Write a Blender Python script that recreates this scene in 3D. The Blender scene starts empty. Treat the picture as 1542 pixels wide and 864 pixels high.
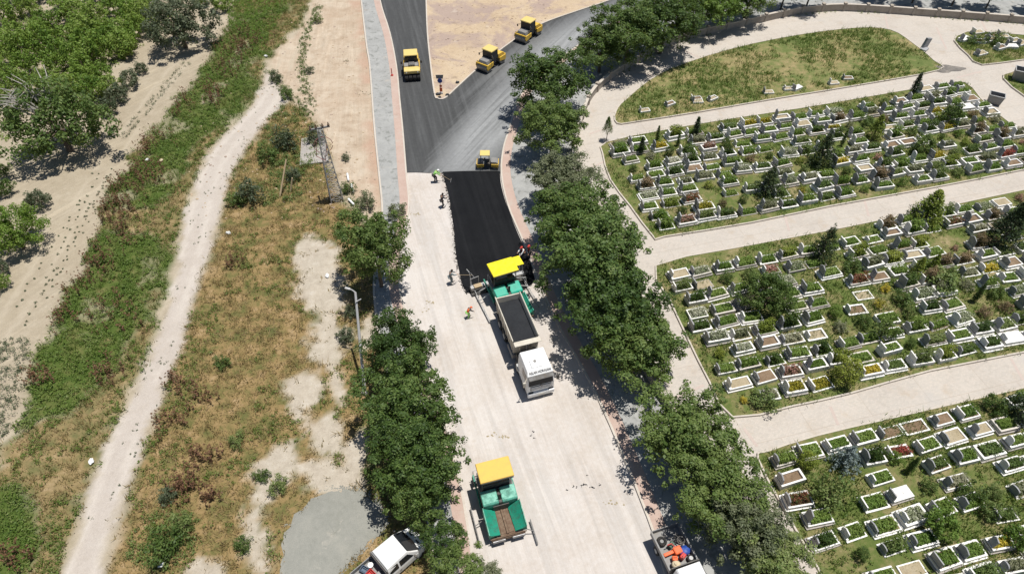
import bpy, bmesh, math, random
import numpy as np
from mathutils import Vector, Matrix
from mathutils.geometry import tessellate_polygon
R_ = math.radians
rng = np.random.default_rng(7)
random.seed(7)
scene = bpy.context.scene
COL = scene.collection

# ------------------------------------------------------------------ camera
F, CX, CY, H, PH = 1027.0, 771.0, 432.0, 45.0, R_(43)
def G(px, py, z=0.0):
    """point of the photograph -> place on the level z"""
    u = (px - CX) / F; v = (CY - py) / F
    dy = math.sin(PH) + v * math.cos(PH); dz = -math.cos(PH) + v * math.sin(PH)
    t = (z - H) / dz
    return Vector((u * t, dy * t, z))
def proj(x, y, z=0.0):
    dz = z - H
    depth = y * math.sin(PH) - dz * math.cos(PH)
    up = y * math.cos(PH) + dz * math.sin(PH)
    return CX + F * x / depth, CY - F * up / depth, depth
cam = bpy.data.objects.new('camera', bpy.data.cameras.new('camera'))
COL.objects.link(cam)
cam.location = (0, 0, H); cam.rotation_euler = (PH, 0, 0)
cam.data.sensor_width = 36; cam.data.lens = 36 * F / 1542
cam.data.clip_end = 6000
scene.camera = cam

# ------------------------------------------------------------------ light
SUN_EL, SUN_AZ = R_(78), R_(14)          # azimuth from +X towards +Y
sd_ = Vector((math.cos(SUN_EL) * math.cos(SUN_AZ), math.cos(SUN_EL) * math.sin(SUN_AZ), math.sin(SUN_EL)))
world = bpy.data.worlds.new('World'); scene.world = world; world.use_nodes = True
wn = world.node_tree; bg = wn.nodes['Background']
sky = wn.nodes.new('ShaderNodeTexSky'); sky.sky_type = 'NISHITA'; sky.sun_disc = False
sky.sun_elevation = SUN_EL; sky.sun_rotation = math.atan2(sd_.x, sd_.y)
sky.air_density = 1.0; sky.dust_density = 0.6
wn.links.new(sky.outputs[0], bg.inputs[0]); bg.inputs[1].default_value = 0.06
sl = bpy.data.lights.new('sun', 'SUN'); sl.energy = 4.6; sl.angle = R_(0.53); sl.color = (1, .965, .9)
so = bpy.data.objects.new('sun', sl); COL.objects.link(so); so.location = (60, 20, 120)
so.rotation_euler = (-sd_).to_track_quat('-Z', 'Y').to_euler()
scene.view_settings.view_transform = 'Standard'; scene.view_settings.look = 'None'
scene.view_settings.gamma = 1; scene.view_settings.exposure = 0.22
scene.view_settings.use_curve_mapping = False
scene.cycles.max_bounces = 5; scene.cycles.diffuse_bounces = 3; scene.cycles.transparent_max_bounces = 6
scene.cycles.transmission_bounces = 3; scene.cycles.glossy_bounces = 2

# ------------------------------------------------------------------ materials
class N:
    """small node-tree writer"""
    def __init__(s, name, rough=.85, spec=.3):
        s.m = bpy.data.materials.new(name); s.m.use_nodes = True
        s.t = s.m.node_tree; s.b = s.t.nodes['Principled BSDF']
        s.b.inputs['Roughness'].default_value = rough
        s.b.inputs['Specular IOR Level'].default_value = spec
    def n(s, k, **kw):
        o = s.t.nodes.new(k)
        for a, v in kw.items(): setattr(o, a, v)
        return o
    def put(s, sock, v):
        if hasattr(v, 'is_output'): s.t.links.new(v, sock)
        else: sock.default_value = v
    def pos(s): return s.n('ShaderNodeNewGeometry').outputs['Position']
    def obj(s): return s.n('ShaderNodeTexCoord').outputs['Object']
    def noise(s, vec, scale, detail=4, rough=.6, dist=0.):
        o = s.n('ShaderNodeTexNoise'); s.put(o.inputs['Vector'], vec)
        o.inputs['Scale'].default_value = scale; o.inputs['Detail'].default_value = detail
        o.inputs['Roughness'].default_value = rough; o.inputs['Distortion'].default_value = dist
        return o.outputs['Fac']
    def ramp(s, fac, stops):
        o = s.n('ShaderNodeValToRGB'); s.put(o.inputs[0], fac); e = o.color_ramp.elements
        while len(e) > 1: e.remove(e[0])
        for i, (p, c) in enumerate(stops):
            if not isinstance(c, (tuple, list)): c = (c, c, c)
            k = e[0] if i == 0 else e.new(p)
            k.position = p; k.color = (*c[:3], 1)
        return o.outputs[0]
    def mix(s, fac, a, b, mode='MIX'):
        o = s.n('ShaderNodeMix', data_type='RGBA', blend_type=mode)
        s.put(o.inputs[0], fac)
        for i, v in ((6, a), (7, b)):
            if isinstance(v, (tuple, list)): v = (*v[:3], 1)
            s.put(o.inputs[i], v)
        return o.outputs[2]
    def math(s, op, a, b=0.):
        o = s.n('ShaderNodeMath', operation=op); s.put(o.inputs[0], a); s.put(o.inputs[1], b)
        return o.outputs[0]
    def mapv(s, vec, scale=(1, 1, 1), rz=0.):
        # local x runs along the heading rz; scale = cells per metre along / across
        o = s.n('ShaderNodeMapping', vector_type='TEXTURE'); s.put(o.inputs[0], vec); o.inputs[3].default_value = [1 / q for q in scale]
        o.inputs[2].default_value = (0, 0, rz); return o.outputs[0]
    def attr(s, name): return s.n('ShaderNodeAttribute', attribute_name=name).outputs['Fac']
    def col(s, c):
        if isinstance(c, (tuple, list)): c = (*c[:3], 1)
        s.put(s.b.inputs['Base Color'], c); return s
    def bump(s, h, strength=.4, dist=.05):
        o = s.n('ShaderNodeBump'); o.inputs['Strength'].default_value = strength
        o.inputs['Distance'].default_value = dist; s.put(o.inputs['Height'], h)
        s.t.links.new(o.outputs[0], s.b.inputs['Normal']); return s

def surface(name, stops, s1=.3, s2=6., rough=.9, bump=.4, grain=.25, spots=None, streak=None, bdist=.03, gscale=22.):
    """mottled outdoor surface: large patches, medium blotches, fine grain"""
    a = N(name, rough, .2); p = a.pos()
    n1 = a.noise(p, s1, 5, .65); n2 = a.noise(p, s2, 4, .7); n3 = a.noise(p, gscale, 3, .75)
    f = a.math('ADD', a.math('MULTIPLY', n1, .6), a.math('MULTIPLY', n2, .4))
    c = a.ramp(f, stops)
    c = a.mix(grain, c, a.ramp(n3, [(.3, .35), (.5, .5), (.7, .68)]), 'OVERLAY')
    if streak:
        rz, sc, amt, lo, hi = streak
        n4 = a.noise(a.mapv(p, sc, rz), 1., 4, .6)
        c = a.mix(amt, c, a.ramp(n4, [(.3, lo), (.7, hi)]), 'OVERLAY')
    for (sc, lo, hi, cc, amt) in (spots or []):
        n5 = a.noise(p, sc, 5, .7, .6)
        c = a.mix(a.math('MULTIPLY', a.ramp(n5, [(lo, 0.), (hi, 1.)]), amt), c, cc)
    a.col(c); a.bump(a.math('ADD', n2, a.math('MULTIPLY', n3, .5)), bump, bdist)
    return a.m

def paint(name, c, rough=.4, dirt=.35, dirtc=(.3, .25, .19), metal=0., spec=.5):
    a = N(name, rough, spec); p = a.obj()
    n1 = a.noise(p, 2.2, 6, .7); n2 = a.noise(p, 14, 4, .7)
    f = a.ramp(a.math('ADD', a.math('MULTIPLY', n1, .65), a.math('MULTIPLY', n2, .35)), [(.44, 0.), (.62, 1.)])
    a.col(a.mix(a.math('MULTIPLY', f, dirt), c, dirtc))
    a.b.inputs['Metallic'].default_value = metal
    a.put(a.b.inputs['Roughness'], a.math('ADD', a.math('MULTIPLY', f, .3), rough))
    a.bump(n2, .06, .02)
    return a.m

def leafmat(name, cols, transl=.25, scale=.5, rough=.55):
    """leaves: hue drifts from leaf to leaf, from plant to plant and across the place"""
    a = N(name, rough, .25); g = a.n('ShaderNodeNewGeometry'); oi = a.n('ShaderNodeObjectInfo')
    n = a.noise(g.outputs['Position'], scale, 3, .6)
    f = a.math('ADD', a.math('MULTIPLY', g.outputs['Random Per Island'], .45), a.math('MULTIPLY', n, .7))
    f = a.math('ADD', f, a.math('MULTIPLY', a.math('SUBTRACT', oi.outputs['Random'], .5), .4))
    k = len(cols)
    c = a.ramp(f, [(.22 + .62 * i / max(1, k - 1), cc) for i, cc in enumerate(cols)])
    a.col(c)
    tr = a.n('ShaderNodeBsdfTranslucent'); a.put(tr.inputs[0], a.mix(.5, c, (.35, .42, .06), 'MIX'))
    mx = a.n('ShaderNodeMixShader'); mx.inputs[0].default_value = transl
    a.t.links.new(a.b.outputs[0], mx.inputs[1]); a.t.links.new(tr.outputs[0], mx.inputs[2])
    out = [x for x in a.t.nodes if x.type == 'OUTPUT_MATERIAL'][0]
    a.t.links.new(mx.outputs[0], out.inputs[0])
    return a.m

M = {}
RDIR = math.atan2(-17.33, 5.5)          # the road's heading near the truck
def road_mat():
    a = N('milled_road_base', .95, .2); p = a.pos(); D = -1.27
    n1 = a.noise(p, .13, 5, .65); n2 = a.noise(p, 3., 4, .7); n3 = a.noise(p, 22., 3, .75); n5 = a.noise(p, .35, 5, .7, .5)
    c = a.ramp(a.math('ADD', a.math('MULTIPLY', n1, .65), a.math('MULTIPLY', n2, .35)), [(.3, (.4, .345, .295)), (.45, (.465, .42, .38)), (.58, (.51, .475, .445)), (.75, (.45, .395, .34))])
    w = a.noise(a.mapv(p, (.035, .55, 1), D), 1., 4, .6, .35)          # long wheel tracks
    g = a.noise(a.mapv(p, (.25, 9., 1), D), 1., 3, .7)                 # milling grooves
    c = a.mix(.6, c, a.ramp(w, [(.3, .36), (.44, .5), (.52, .55), (.6, .45), (.72, .6)]), 'OVERLAY')
    c = a.mix(.2, c, a.ramp(g, [(.3, .38), (.7, .6)]), 'OVERLAY')
    c = a.mix(a.math('MULTIPLY', a.ramp(n5, [(.6, 0.), (.74, 1.)]), .4), c, (.38, .3, .22))
    c = a.mix(a.math('MULTIPLY', a.ramp(w, [(.56, 0.), (.68, 1.)]), .35), c, (.4, .385, .37))
    c = a.mix(.25, c, a.ramp(n3, [(.3, .33), (.7, .66)]), 'OVERLAY')
    a.col(c); a.bump(a.math('ADD', n2, a.math('MULTIPLY', n3, .5)), .35, .03); return a.m
M['roadbase'] = road_mat()
M['oldasphalt'] = None
def fresh_mat():
    a = N('fresh_asphalt', .8, .12); p = a.pos()
    n2 = a.noise(p, 9., 4, .7); n3 = a.noise(p, 40., 3, .8); w = a.noise(a.mapv(p, (.05, 1.6, 1), -1.33), 1., 4, .6, .1); n1 = a.noise(p, .3, 4, .6)
    c = a.ramp(a.math('ADD', a.math('MULTIPLY', w, .6), a.math('MULTIPLY', n2, .4)), [(.32, (.005, .0055, .0068)), (.5, (.0085, .009, .0105)), (.66, (.014, .0145, .016))])
    c = a.mix(.4, c, a.ramp(n3, [(.3, .3), (.7, .7)]), 'OVERLAY'); a.col(c)
    a.put(a.b.inputs['Roughness'], a.ramp(n1, [(.35, .6), (.65, .9)])); a.bump(n3, .5, .02); return a.m
M['fresh'] = fresh_mat()
M['paveL'] = surface('grey_paver', [(.3, (.25, .25, .24)), (.5, (.31, .31, .3)), (.65, (.36, .36, .345)), (.8, (.4, .37, .33))],
    .6, 4., .9, .3, .3, spots=[(1.1, .54, .62, (.15, .155, .14), .6), (.5, .6, .72, (.46, .41, .35), .5)])
M['redstrip'] = surface('red_paver', [(.3, (.37, .265, .22)), (.5, (.43, .32, .27)), (.75, (.46, .37, .32))], .5, 5., .9, .3, .3,
    spots=[(.6, .56, .68, (.42, .38, .33), .5)])
M['kerb'] = surface('kerb_concrete', [(.3, (.42, .37, .32)), (.6, (.52, .47, .41)), (.8, (.44, .38, .32))], .8, 7., .9, .3, .3)
def path_mat():
    a = N('pale_path_paver', .92, .2); p = a.pos()
    n1 = a.noise(p, .22, 5, .65); n2 = a.noise(p, 4., 4, .7); n3 = a.noise(p, 22., 3, .75); n4 = a.noise(p, .5, 5, .7)
    c = a.ramp(a.math('ADD', a.math('MULTIPLY', n1, .6), a.math('MULTIPLY', n2, .4)), [(.3, (.395, .35, .305)), (.5, (.455, .412, .366)), (.75, (.5, .455, .405))])
    b = a.n('ShaderNodeTexBrick'); a.put(b.inputs[0], a.mapv(p, (1, 1, 1), R_(14.2))); b.inputs['Scale'].default_value = 1.; b.inputs['Brick Width'].default_value = 5.2; b.inputs['Row Height'].default_value = 2.6
    b.inputs['Mortar Size'].default_value = .03; b.inputs['Color1'].default_value = (.52, .52, .52, 1); b.inputs['Color2'].default_value = (.48, .485, .49, 1); b.inputs['Mortar'].default_value = (.4, .38, .36, 1); b.offset = .5
    c = a.mix(.55, c, b.outputs[0], 'OVERLAY')
    b2 = a.n('ShaderNodeTexBrick'); a.put(b2.inputs[0], a.mapv(p, (1, 1, 1), R_(14.2))); b2.inputs['Scale'].default_value = 1.; b2.inputs['Brick Width'].default_value = .22; b2.inputs['Row Height'].default_value = .11
    b2.inputs['Mortar Size'].default_value = .008; b2.inputs['Color1'].default_value = (.56, .55, .54, 1); b2.inputs['Color2'].default_value = (.44, .45, .45, 1); b2.inputs['Mortar'].default_value = (.42, .4, .38, 1)
    c = a.mix(.5, c, b2.outputs[0], 'OVERLAY')
    c = a.mix(a.math('MULTIPLY', a.ramp(n4, [(.56, 0.), (.7, 1.)]), .45), c, (.36, .28, .2))
    c = a.mix(a.math('MULTIPLY', a.ramp(n1, [(.58, 0.), (.72, 1.)]), .5), c, (.36, .345, .33))
    c = a.mix(.25, c, a.ramp(n3, [(.3, .35), (.7, .66)]), 'OVERLAY')
    a.col(c); a.bump(a.math('ADD', n2, a.math('MULTIPLY', n3, .5)), .25, .03); return a.m
M['cempath'] = path_mat()
M['wall'] = surface('wall_stone', [(.3, (.27, .23, .19)), (.5, (.36, .315, .265)), (.75, (.42, .38, .33))], .8, 6., .92, .4, .35,
    spots=[(1.2, .58, .7, (.17, .14, .11), .6)])
M['bed'] = surface('plot_ground', [(.3, (.06, .095, .022)), (.45, (.105, .135, .036)), (.55, (.18, .165, .07)), (.66, (.31, .25, .14)), (.8, (.4, .33, .22))], .35, 2.6, .95, .6, .4, bdist=.1)
M['mound'] = surface('mound_turf', [(.32, (.08, .115, .03)), (.45, (.13, .155, .05)), (.54, (.23, .2, .09)), (.66, (.36, .27, .15))], .13, 1.2, .95, .6, .4, bdist=.1)
M['islandirt'] = surface('island_dirt', [(.3, (.33, .24, .17)), (.42, (.45, .345, .235)), (.58, (.51, .405, .285)), (.75, (.4, .305, .235))], .09, 1.6, .95, .8, .4,
    spots=[(.14, .48, .58, (.34, .26, .23), .8), (.6, .58, .68, (.24, .18, .14), .55), (.3, .62, .72, (.55, .48, .4), .5)], bdist=.12)
M['slab'] = surface('old_concrete', [(.3, (.3, .28, .26)), (.6, (.37, .34, .31)), (.8, (.31, .26, .22))], .7, 5., .92, .3, .3)
M['grit'] = surface('grey_grit', [(.3, (.2, .2, .175)), (.5, (.25, .248, .22)), (.72, (.3, .29, .255))], .35, 3., .95, .7, .4, spots=[(.5, .6, .68, (.4, .37, .32), .6), (.9, .62, .7, (.16, .165, .14), .5)], bdist=.04)

def old_asphalt():
    a = N('dusty_asphalt', .85, .3); p = a.pos()
    n1 = a.noise(p, .11, 4, .6); n2 = a.noise(p, 2.2, 5, .7); n3 = a.noise(p, 25, 3, .7)
    w1 = a.noise(a.mapv(p, (.07, 1.7, 1), R_(103)), 1., 5, .65, .25)    # wheel streaks, left branch
    w2 = a.noise(a.mapv(p, (.06, 1.3, 1), R_(62)), 1., 5, .65, .5)      # right branch
    xm = a.n('ShaderNodeSeparateXYZ'); a.put(xm.inputs[0], p)
    f = a.ramp(a.math('ADD', a.math('MULTIPLY', xm.outputs[0], .055), a.math('MULTIPLY', a.math('SUBTRACT', n1, .5), .7)), [(0., 0.), (.12, 1.)])
    mp = a.n('ShaderNodeMapping', vector_type='TEXTURE'); a.put(mp.inputs[0], p); q = G(752, 185); q2 = G(850, 70)
    mp.inputs[1].default_value = (q.x - .6, q.y, 0); mp.inputs[2].default_value = (0, 0, R_(66)); mp.inputs[3].default_value = (19, 4.6, 50)
    ln = a.n('ShaderNodeVectorMath', operation='LENGTH'); a.t.links.new(mp.outputs[0], ln.inputs[0])
    mp2 = a.n('ShaderNodeMapping', vector_type='TEXTURE'); a.put(mp2.inputs[0], p)
    mp2.inputs[1].default_value = (q2.x + 2, q2.y + 1, 0); mp2.inputs[2].default_value = (0, 0, R_(50)); mp2.inputs[3].default_value = (22, 6.5, 50)
    ln2 = a.n('ShaderNodeVectorMath', operation='LENGTH'); a.t.links.new(mp2.outputs[0], ln2.inputs[0])
    dd = a.math('MINIMUM', ln.outputs[1], ln2.outputs[1])
    f = a.ramp(a.math('ADD', dd, a.math('MULTIPLY', a.math('SUBTRACT', w2, .5), 1.1)), [(.45, 1.), (1.35, 0.)])
    dark = a.ramp(w1, [(.32, .05), (.5, .062), (.62, .08), (.75, .11)])
    pale = a.ramp(w2, [(.3, .12), (.45, .215), (.6, .28), (.75, .34)])
    c = a.mix(f, dark, pale)
    c = a.mix(.45, c, a.ramp(n2, [(.3, .38), (.7, .62)]), 'OVERLAY')
    c = a.mix(.3, c, a.ramp(n3, [(.3, .35), (.7, .65)]), 'OVERLAY')
    c = a.mix(1., c, (.97, .99, 1.), 'MULTIPLY')
    a.col(c); a.bump(n3, .3, .02); return a.m
M['oldasphalt'] = old_asphalt()

def ground_mat():
    a = N('ground', .95, .15); p = a.pos()
    n1 = a.noise(p, .12, 5, .6); n2 = a.noise(p, 1.1, 5, .7); n3 = a.noise(p, 9., 4, .75); n4 = a.noise(p, .45, 4, .65)
    trk = a.noise(a.mapv(p, (.05, 1.0, 1), R_(55)), 1., 4, .6)
    soil = a.ramp(a.math('ADD', a.math('MULTIPLY', n1, .5), a.math('MULTIPLY', n2, .5)), [(.32, (.3, .25, .18)), (.5, (.365, .31, .23)), (.68, (.42, .365, .28))])
    soil = a.mix(.7, soil, a.ramp(trk, [(.3, .4), (.45, .5), (.52, .44), (.7, .6)]), 'OVERLAY')
    weed = a.ramp(a.math('ADD', a.math('MULTIPLY', n4, .6), a.math('MULTIPLY', n2, .4)), [(.33, (.035, .06, .014)), (.47, (.065, .1, .02)), (.58, (.12, .13, .042)), (.7, (.22, .17, .085))])
    dry = a.ramp(a.math('ADD', a.math('MULTIPLY', n4, .55), a.math('MULTIPLY', n2, .45)), [(.32, (.07, .09, .03)), (.43, (.135, .125, .045)), (.54, (.25, .175, .08)), (.68, (.38, .275, .16))])
    grav = a.ramp(a.math('ADD', a.math('MULTIPLY', n1, .4), a.math('MULTIPLY', n2, .6)), [(.3, (.43, .37, .31)), (.5, (.5, .44, .385)), (.7, (.53, .48, .425))])
    lot = a.ramp(a.math('ADD', a.math('MULTIPLY', n4, .6), a.math('MULTIPLY', n2, .4)), [(.32, (.33, .25, .18)), (.46, (.42, .335, .25)), (.56, (.47, .39, .3)), (.7, (.5, .425, .34))])
    bare = a.ramp(n2, [(.3, (.36, .31, .25)), (.55, (.44, .39, .32)), (.75, (.5, .46, .4))])
    red = (.40, .26, .19)
    lt2 = a.noise(a.mapv(p, (.06, .9, 1), R_(97)), 1., 4, .65, .4); lot = a.mix(.6, lot, a.ramp(lt2, [(.3, .38), (.45, .52), (.52, .44), (.7, .6)]), 'OVERLAY')
    lot = a.mix(a.math('MULTIPLY', a.ramp(n1, [(.52, 0.), (.66, 1.)]), .5), lot, (.38, .28, .2))
    c = a.mix(a.attr('lot'), soil, lot); c = a.mix(a.attr('red'), c, red)
    c = a.mix(a.math('MULTIPLY', a.attr('rut'), .55), c, a.ramp(n2, [(.35, (.47, .41, .32)), (.65, (.4, .345, .265))]))
    c = a.mix(a.attr('dry'), c, dry); c = a.mix(a.attr('bare'), c, bare)
    c = a.mix(a.attr('weed'), c, weed); grav = a.mix(a.math('MULTIPLY', a.attr('rut'), .5), a.mix(.35, grav, (.33, .3, .27)), (.54, .49, .435)); c = a.mix(a.attr('gravel'), c, grav)
    c = a.mix(.3, c, a.ramp(n3, [(.3, .34), (.5, .5), (.7, .66)]), 'OVERLAY')
    a.col(c); a.bump(a.math('ADD', n2, a.math('MULTIPLY', n3, .6)), .6, .12)
    return a.m
M['ground'] = ground_mat()

M['leaf_street'] = leafmat('street_leaves', [(.024, .05, .012), (.05, .092, .02), (.088, .14, .033), (.145, .195, .055)])
M['leaf_olive'] = leafmat('olive_leaves', [(.05, .065, .032), (.09, .11, .055), (.14, .16, .085), (.19, .2, .12)], .2)
M['leaf_orchard'] = leafmat('orchard_leaves', [(.07, .14, .02), (.12, .205, .03), (.18, .27, .046), (.24, .31, .08)], .3)
M['leaf_walnut'] = leafmat('walnut_leaves', [(.055, .1, .024), (.095, .15, .038), (.145, .2, .058), (.21, .245, .09)], .25)
M['leaf_grey'] = leafmat('grey_leaves', [(.045, .065, .032), (.08, .1, .055), (.125, .145, .085)], .15)
M['leaf_conifer'] = leafmat('conifer_needles', [(.018, .034, .014), (.035, .055, .021), (.06, .085, .032)], .08)
M['leaf_thuja'] = leafmat('thuja_sprays', [(.1, .145, .018), (.165, .21, .028), (.24, .27, .045)], .15)
M['leaf_lush'] = leafmat('lush_leaves', [(.075, .14, .022), (.12, .2, .034), (.18, .25, .055)], .25)
M['leaf_blue'] = leafmat('blue_spruce_needles', [(.12, .16, .155), (.19, .235, .23), (.27, .31, .3)], .08)
M['leaf_yellow'] = leafmat('yellow_flowers', [(.16, .17, .03), (.36, .3, .03), (.55, .42, .05)], .2)
M['leaf_pink'] = leafmat('pink_flowers', [(.11, .14, .05), (.3, .16, .13), (.52, .27, .23)], .2, 3.)
M['leaf_red'] = leafmat('red_flowers', [(.08, .12, .035), (.2, .08, .05), (.4, .06, .06)], .2, 3.)
M['leaf_dusty'] = leafmat('dusty_shrub', [(.12, .14, .07), (.2, .21, .12), (.29, .28, .19)], .2)
M['leaf_white'] = leafmat('white_flowers', [(.1, .14, .05), (.3, .33, .2), (.6, .58, .48)], .2, 3.)
M['leaf_bronze'] = leafmat('bronze_shrub', [(.1, .08, .045), (.19, .13, .075), (.28, .2, .12)], .2)
M['grass_bed'] = leafmat('grass_in_bed', [(.09, .16, .028), (.14, .22, .04), (.2, .27, .065)], .2, 1.2)
M['weeds'] = leafmat('weeds', [(.04, .085, .014), (.08, .14, .022), (.13, .19, .036), (.18, .21, .07)], .25, .33)
M['drygrass'] = leafmat('dry_grass', [(.085, .115, .03), (.15, .145, .048), (.25, .18, .08), (.36, .265, .14)], .2, .4)
M['dock'] = leafmat('dock_stalks', [(.06, .03, .018), (.12, .06, .034), (.19, .1, .058)], .1)
M['plotgrass'] = leafmat('plot_grass', [(.055, .12, .018), (.095, .175, .03), (.14, .215, .046), (.24, .25, .09)], .2, .45)
M['bark'] = surface('bark', [(.3, (.09, .07, .05)), (.6, (.16, .125, .095)), (.8, (.22, .18, .14))], 2., 12., .95, .8, .3)
M['deadwood'] = surface('dead_wood', [(.3, (.3, .28, .25)), (.7, (.42, .4, .36))], 2., 12., .95, .5, .3)
M['marble'] = surface('white_marble', [(.3, (.62, .6, .57)), (.5, (.74, .72, .69)), (.75, (.8, .79, .77))], .9, 4., .55, .08, .15, spots=[(1.6, .57, .7, (.45, .42, .37), .5)])
M['greystone'] = surface('grey_marble', [(.3, (.2, .205, .21)), (.5, (.3, .3, .305)), (.75, (.42, .42, .42))], 1.2, 6., .5, .08, .15)
M['darkstone'] = surface('dark_granite', [(.3, (.03, .03, .033)), (.7, (.07, .07, .075))], 1.2, 6., .35, .05, .15)
M['soil_dark'] = surface('grave_soil', [(.3, (.13, .085, .05)), (.5, (.2, .14, .09)), (.75, (.3, .22, .15))], 1.2, 7., .95, .8, .4, bdist=.06)
M['soil_pale'] = surface('grave_sand', [(.3, (.26, .21, .13)), (.5, (.36, .3, .2)), (.75, (.44, .38, .28))], 1.2, 7., .95, .8, .4, bdist=.06)
M['soil_green'] = surface('grave_turf', [(.3, (.05, .09, .016)), (.55, (.085, .13, .024)), (.75, (.13, .16, .045))], 1.2, 7., .95, .8, .4, bdist=.08)
M['yellow'] = paint('machine_yellow', (.66, .42, .035), .4, .3)
M['paleyellow'] = paint('pale_yellow_roof', (.66, .5, .16), .45, .25)
M['canopyyellow'] = paint('bright_canopy', (.82, .68, .004), .45, .22, (.6, .5, .1))
M['canopyochre'] = paint('ochre_canopy', (.66, .42, .07), .5, .4, (.5, .36, .14))
M['teal'] = paint('teal_paint', (.012, .25, .16), .45, .6, (.035, .06, .045))
M['paleteal'] = paint('sunfaded_teal', (.1, .38, .28), .5, .7, (.05, .08, .065))
M['brightteal'] = paint('bright_teal', (.01, .36, .25), .35, .3, (.12, .2, .16))
M['white'] = paint('white_paint', (.8, .8, .79), .3, .12)
M['offwhite'] = paint('dusty_white_paint', (.56, .52, .44), .5, .4)
M['greymetal'] = paint('grey_metal', (.2, .2, .2), .5, .4)
M['lightmetal'] = paint('galvanised', (.42, .42, .42), .45, .3)
M['darkmetal'] = paint('dark_metal', (.035, .035, .037), .5, .35)
M['steel'] = paint('worn_steel', (.24, .24, .245), .35, .3, metal=.6)
M['rust'] = paint('rusty_steel', (.12, .07, .042), .8, .6, (.28, .22, .16))
M['rubber'] = paint('tyre_rubber', (.014, .014, .015), .8, .4, (.1, .085, .07))
M['red'] = paint('red_plastic', (.5, .025, .02), .45, .15)
M['orange'] = paint('orange_plastic', (.75, .12, .025), .5, .15)
M['blue'] = paint('blue_plastic', (.015, .06, .3), .45, .15)
M['greyblue'] = paint('grey_blue_plastic', (.06, .1, .16), .5, .3)
M['cyan'] = paint('cyan_plastic', (.05, .4, .65), .4, .1)
M['green'] = paint('green_box', (.03, .09, .06), .5, .3)
M['wood'] = paint('timber', (.4, .3, .18), .7, .3)
M['sack'] = paint('beige_sack', (.6, .5, .34), .9, .3)
M['load'] = surface('hot_mix', [(.3, (.016, .017, .02)), (.6, (.028, .03, .034))], 1., 8., .9, .8, .2, bdist=.05)
M['skin'] = paint('skin', (.4, .23, .15), .55, .05)
M['hair'] = paint('dark_hair', (.02, .015, .012), .6, 0)
M['cloth_hivis'] = paint('hi_vis_cloth', (.3, .62, .16), .8, .1)
M['cloth_dark'] = paint('dark_cloth', (.04, .04, .045), .9, .1)
M['cloth_grey'] = paint('grey_cloth', (.16, .2, .21), .9, .1)
M['cloth_red'] = paint('red_cloth', (.6, .04, .02), .8, .1)
M['cloth_orange'] = paint('orange_cloth', (.7, .14, .03), .8, .1)
M['cloth_blue'] = paint('blue_cloth', (.05, .07, .12), .9, .1)
def glass():
    a = N('tinted_glass', .12, .25); a.col((.015, .018, .022)); return a.m
M['glass'] = glass()

# ------------------------------------------------------------------ objects
def tag(o, label=None, cat=None, group=None, kind=None):
    if label: o['label'] = label
    if cat: o['category'] = cat
    if group: o['group'] = group
    if kind: o['kind'] = kind
    return o
def thing(name, label, cat, loc=(0, 0, 0), rz=0., group=None):
    o = bpy.data.objects.new(name, None); COL.objects.link(o); o.empty_display_size = .3
    o.location = loc; o.rotation_euler = (0, 0, rz)
    return tag(o, label, cat, group)
def link(name, me, parent=None):
    o = bpy.data.objects.new(name, me); COL.objects.link(o)
    if parent: o.parent = parent
    return o
def np_mesh(name, verts, faces, mat):
    """verts (n,3), faces (m,k) with constant k"""
    me = bpy.data.meshes.new(name); verts = np.asarray(verts, np.float32); faces = np.asarray(faces, np.int32)
    k = faces.shape[1]; m = len(faces)
    me.vertices.add(len(verts)); me.vertices.foreach_set('co', verts.ravel())
    me.loops.add(m * k); me.loops.foreach_set('vertex_index', faces.ravel())
    me.polygons.add(m); me.polygons.foreach_set('loop_start', np.arange(m, dtype=np.int32) * k)
    try: me.polygons.foreach_set('loop_total', np.full(m, k, np.int32))
    except Exception: pass
    me.update(calc_edges=True); me.validate()
    if mat: me.materials.append(mat)
    return me

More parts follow.
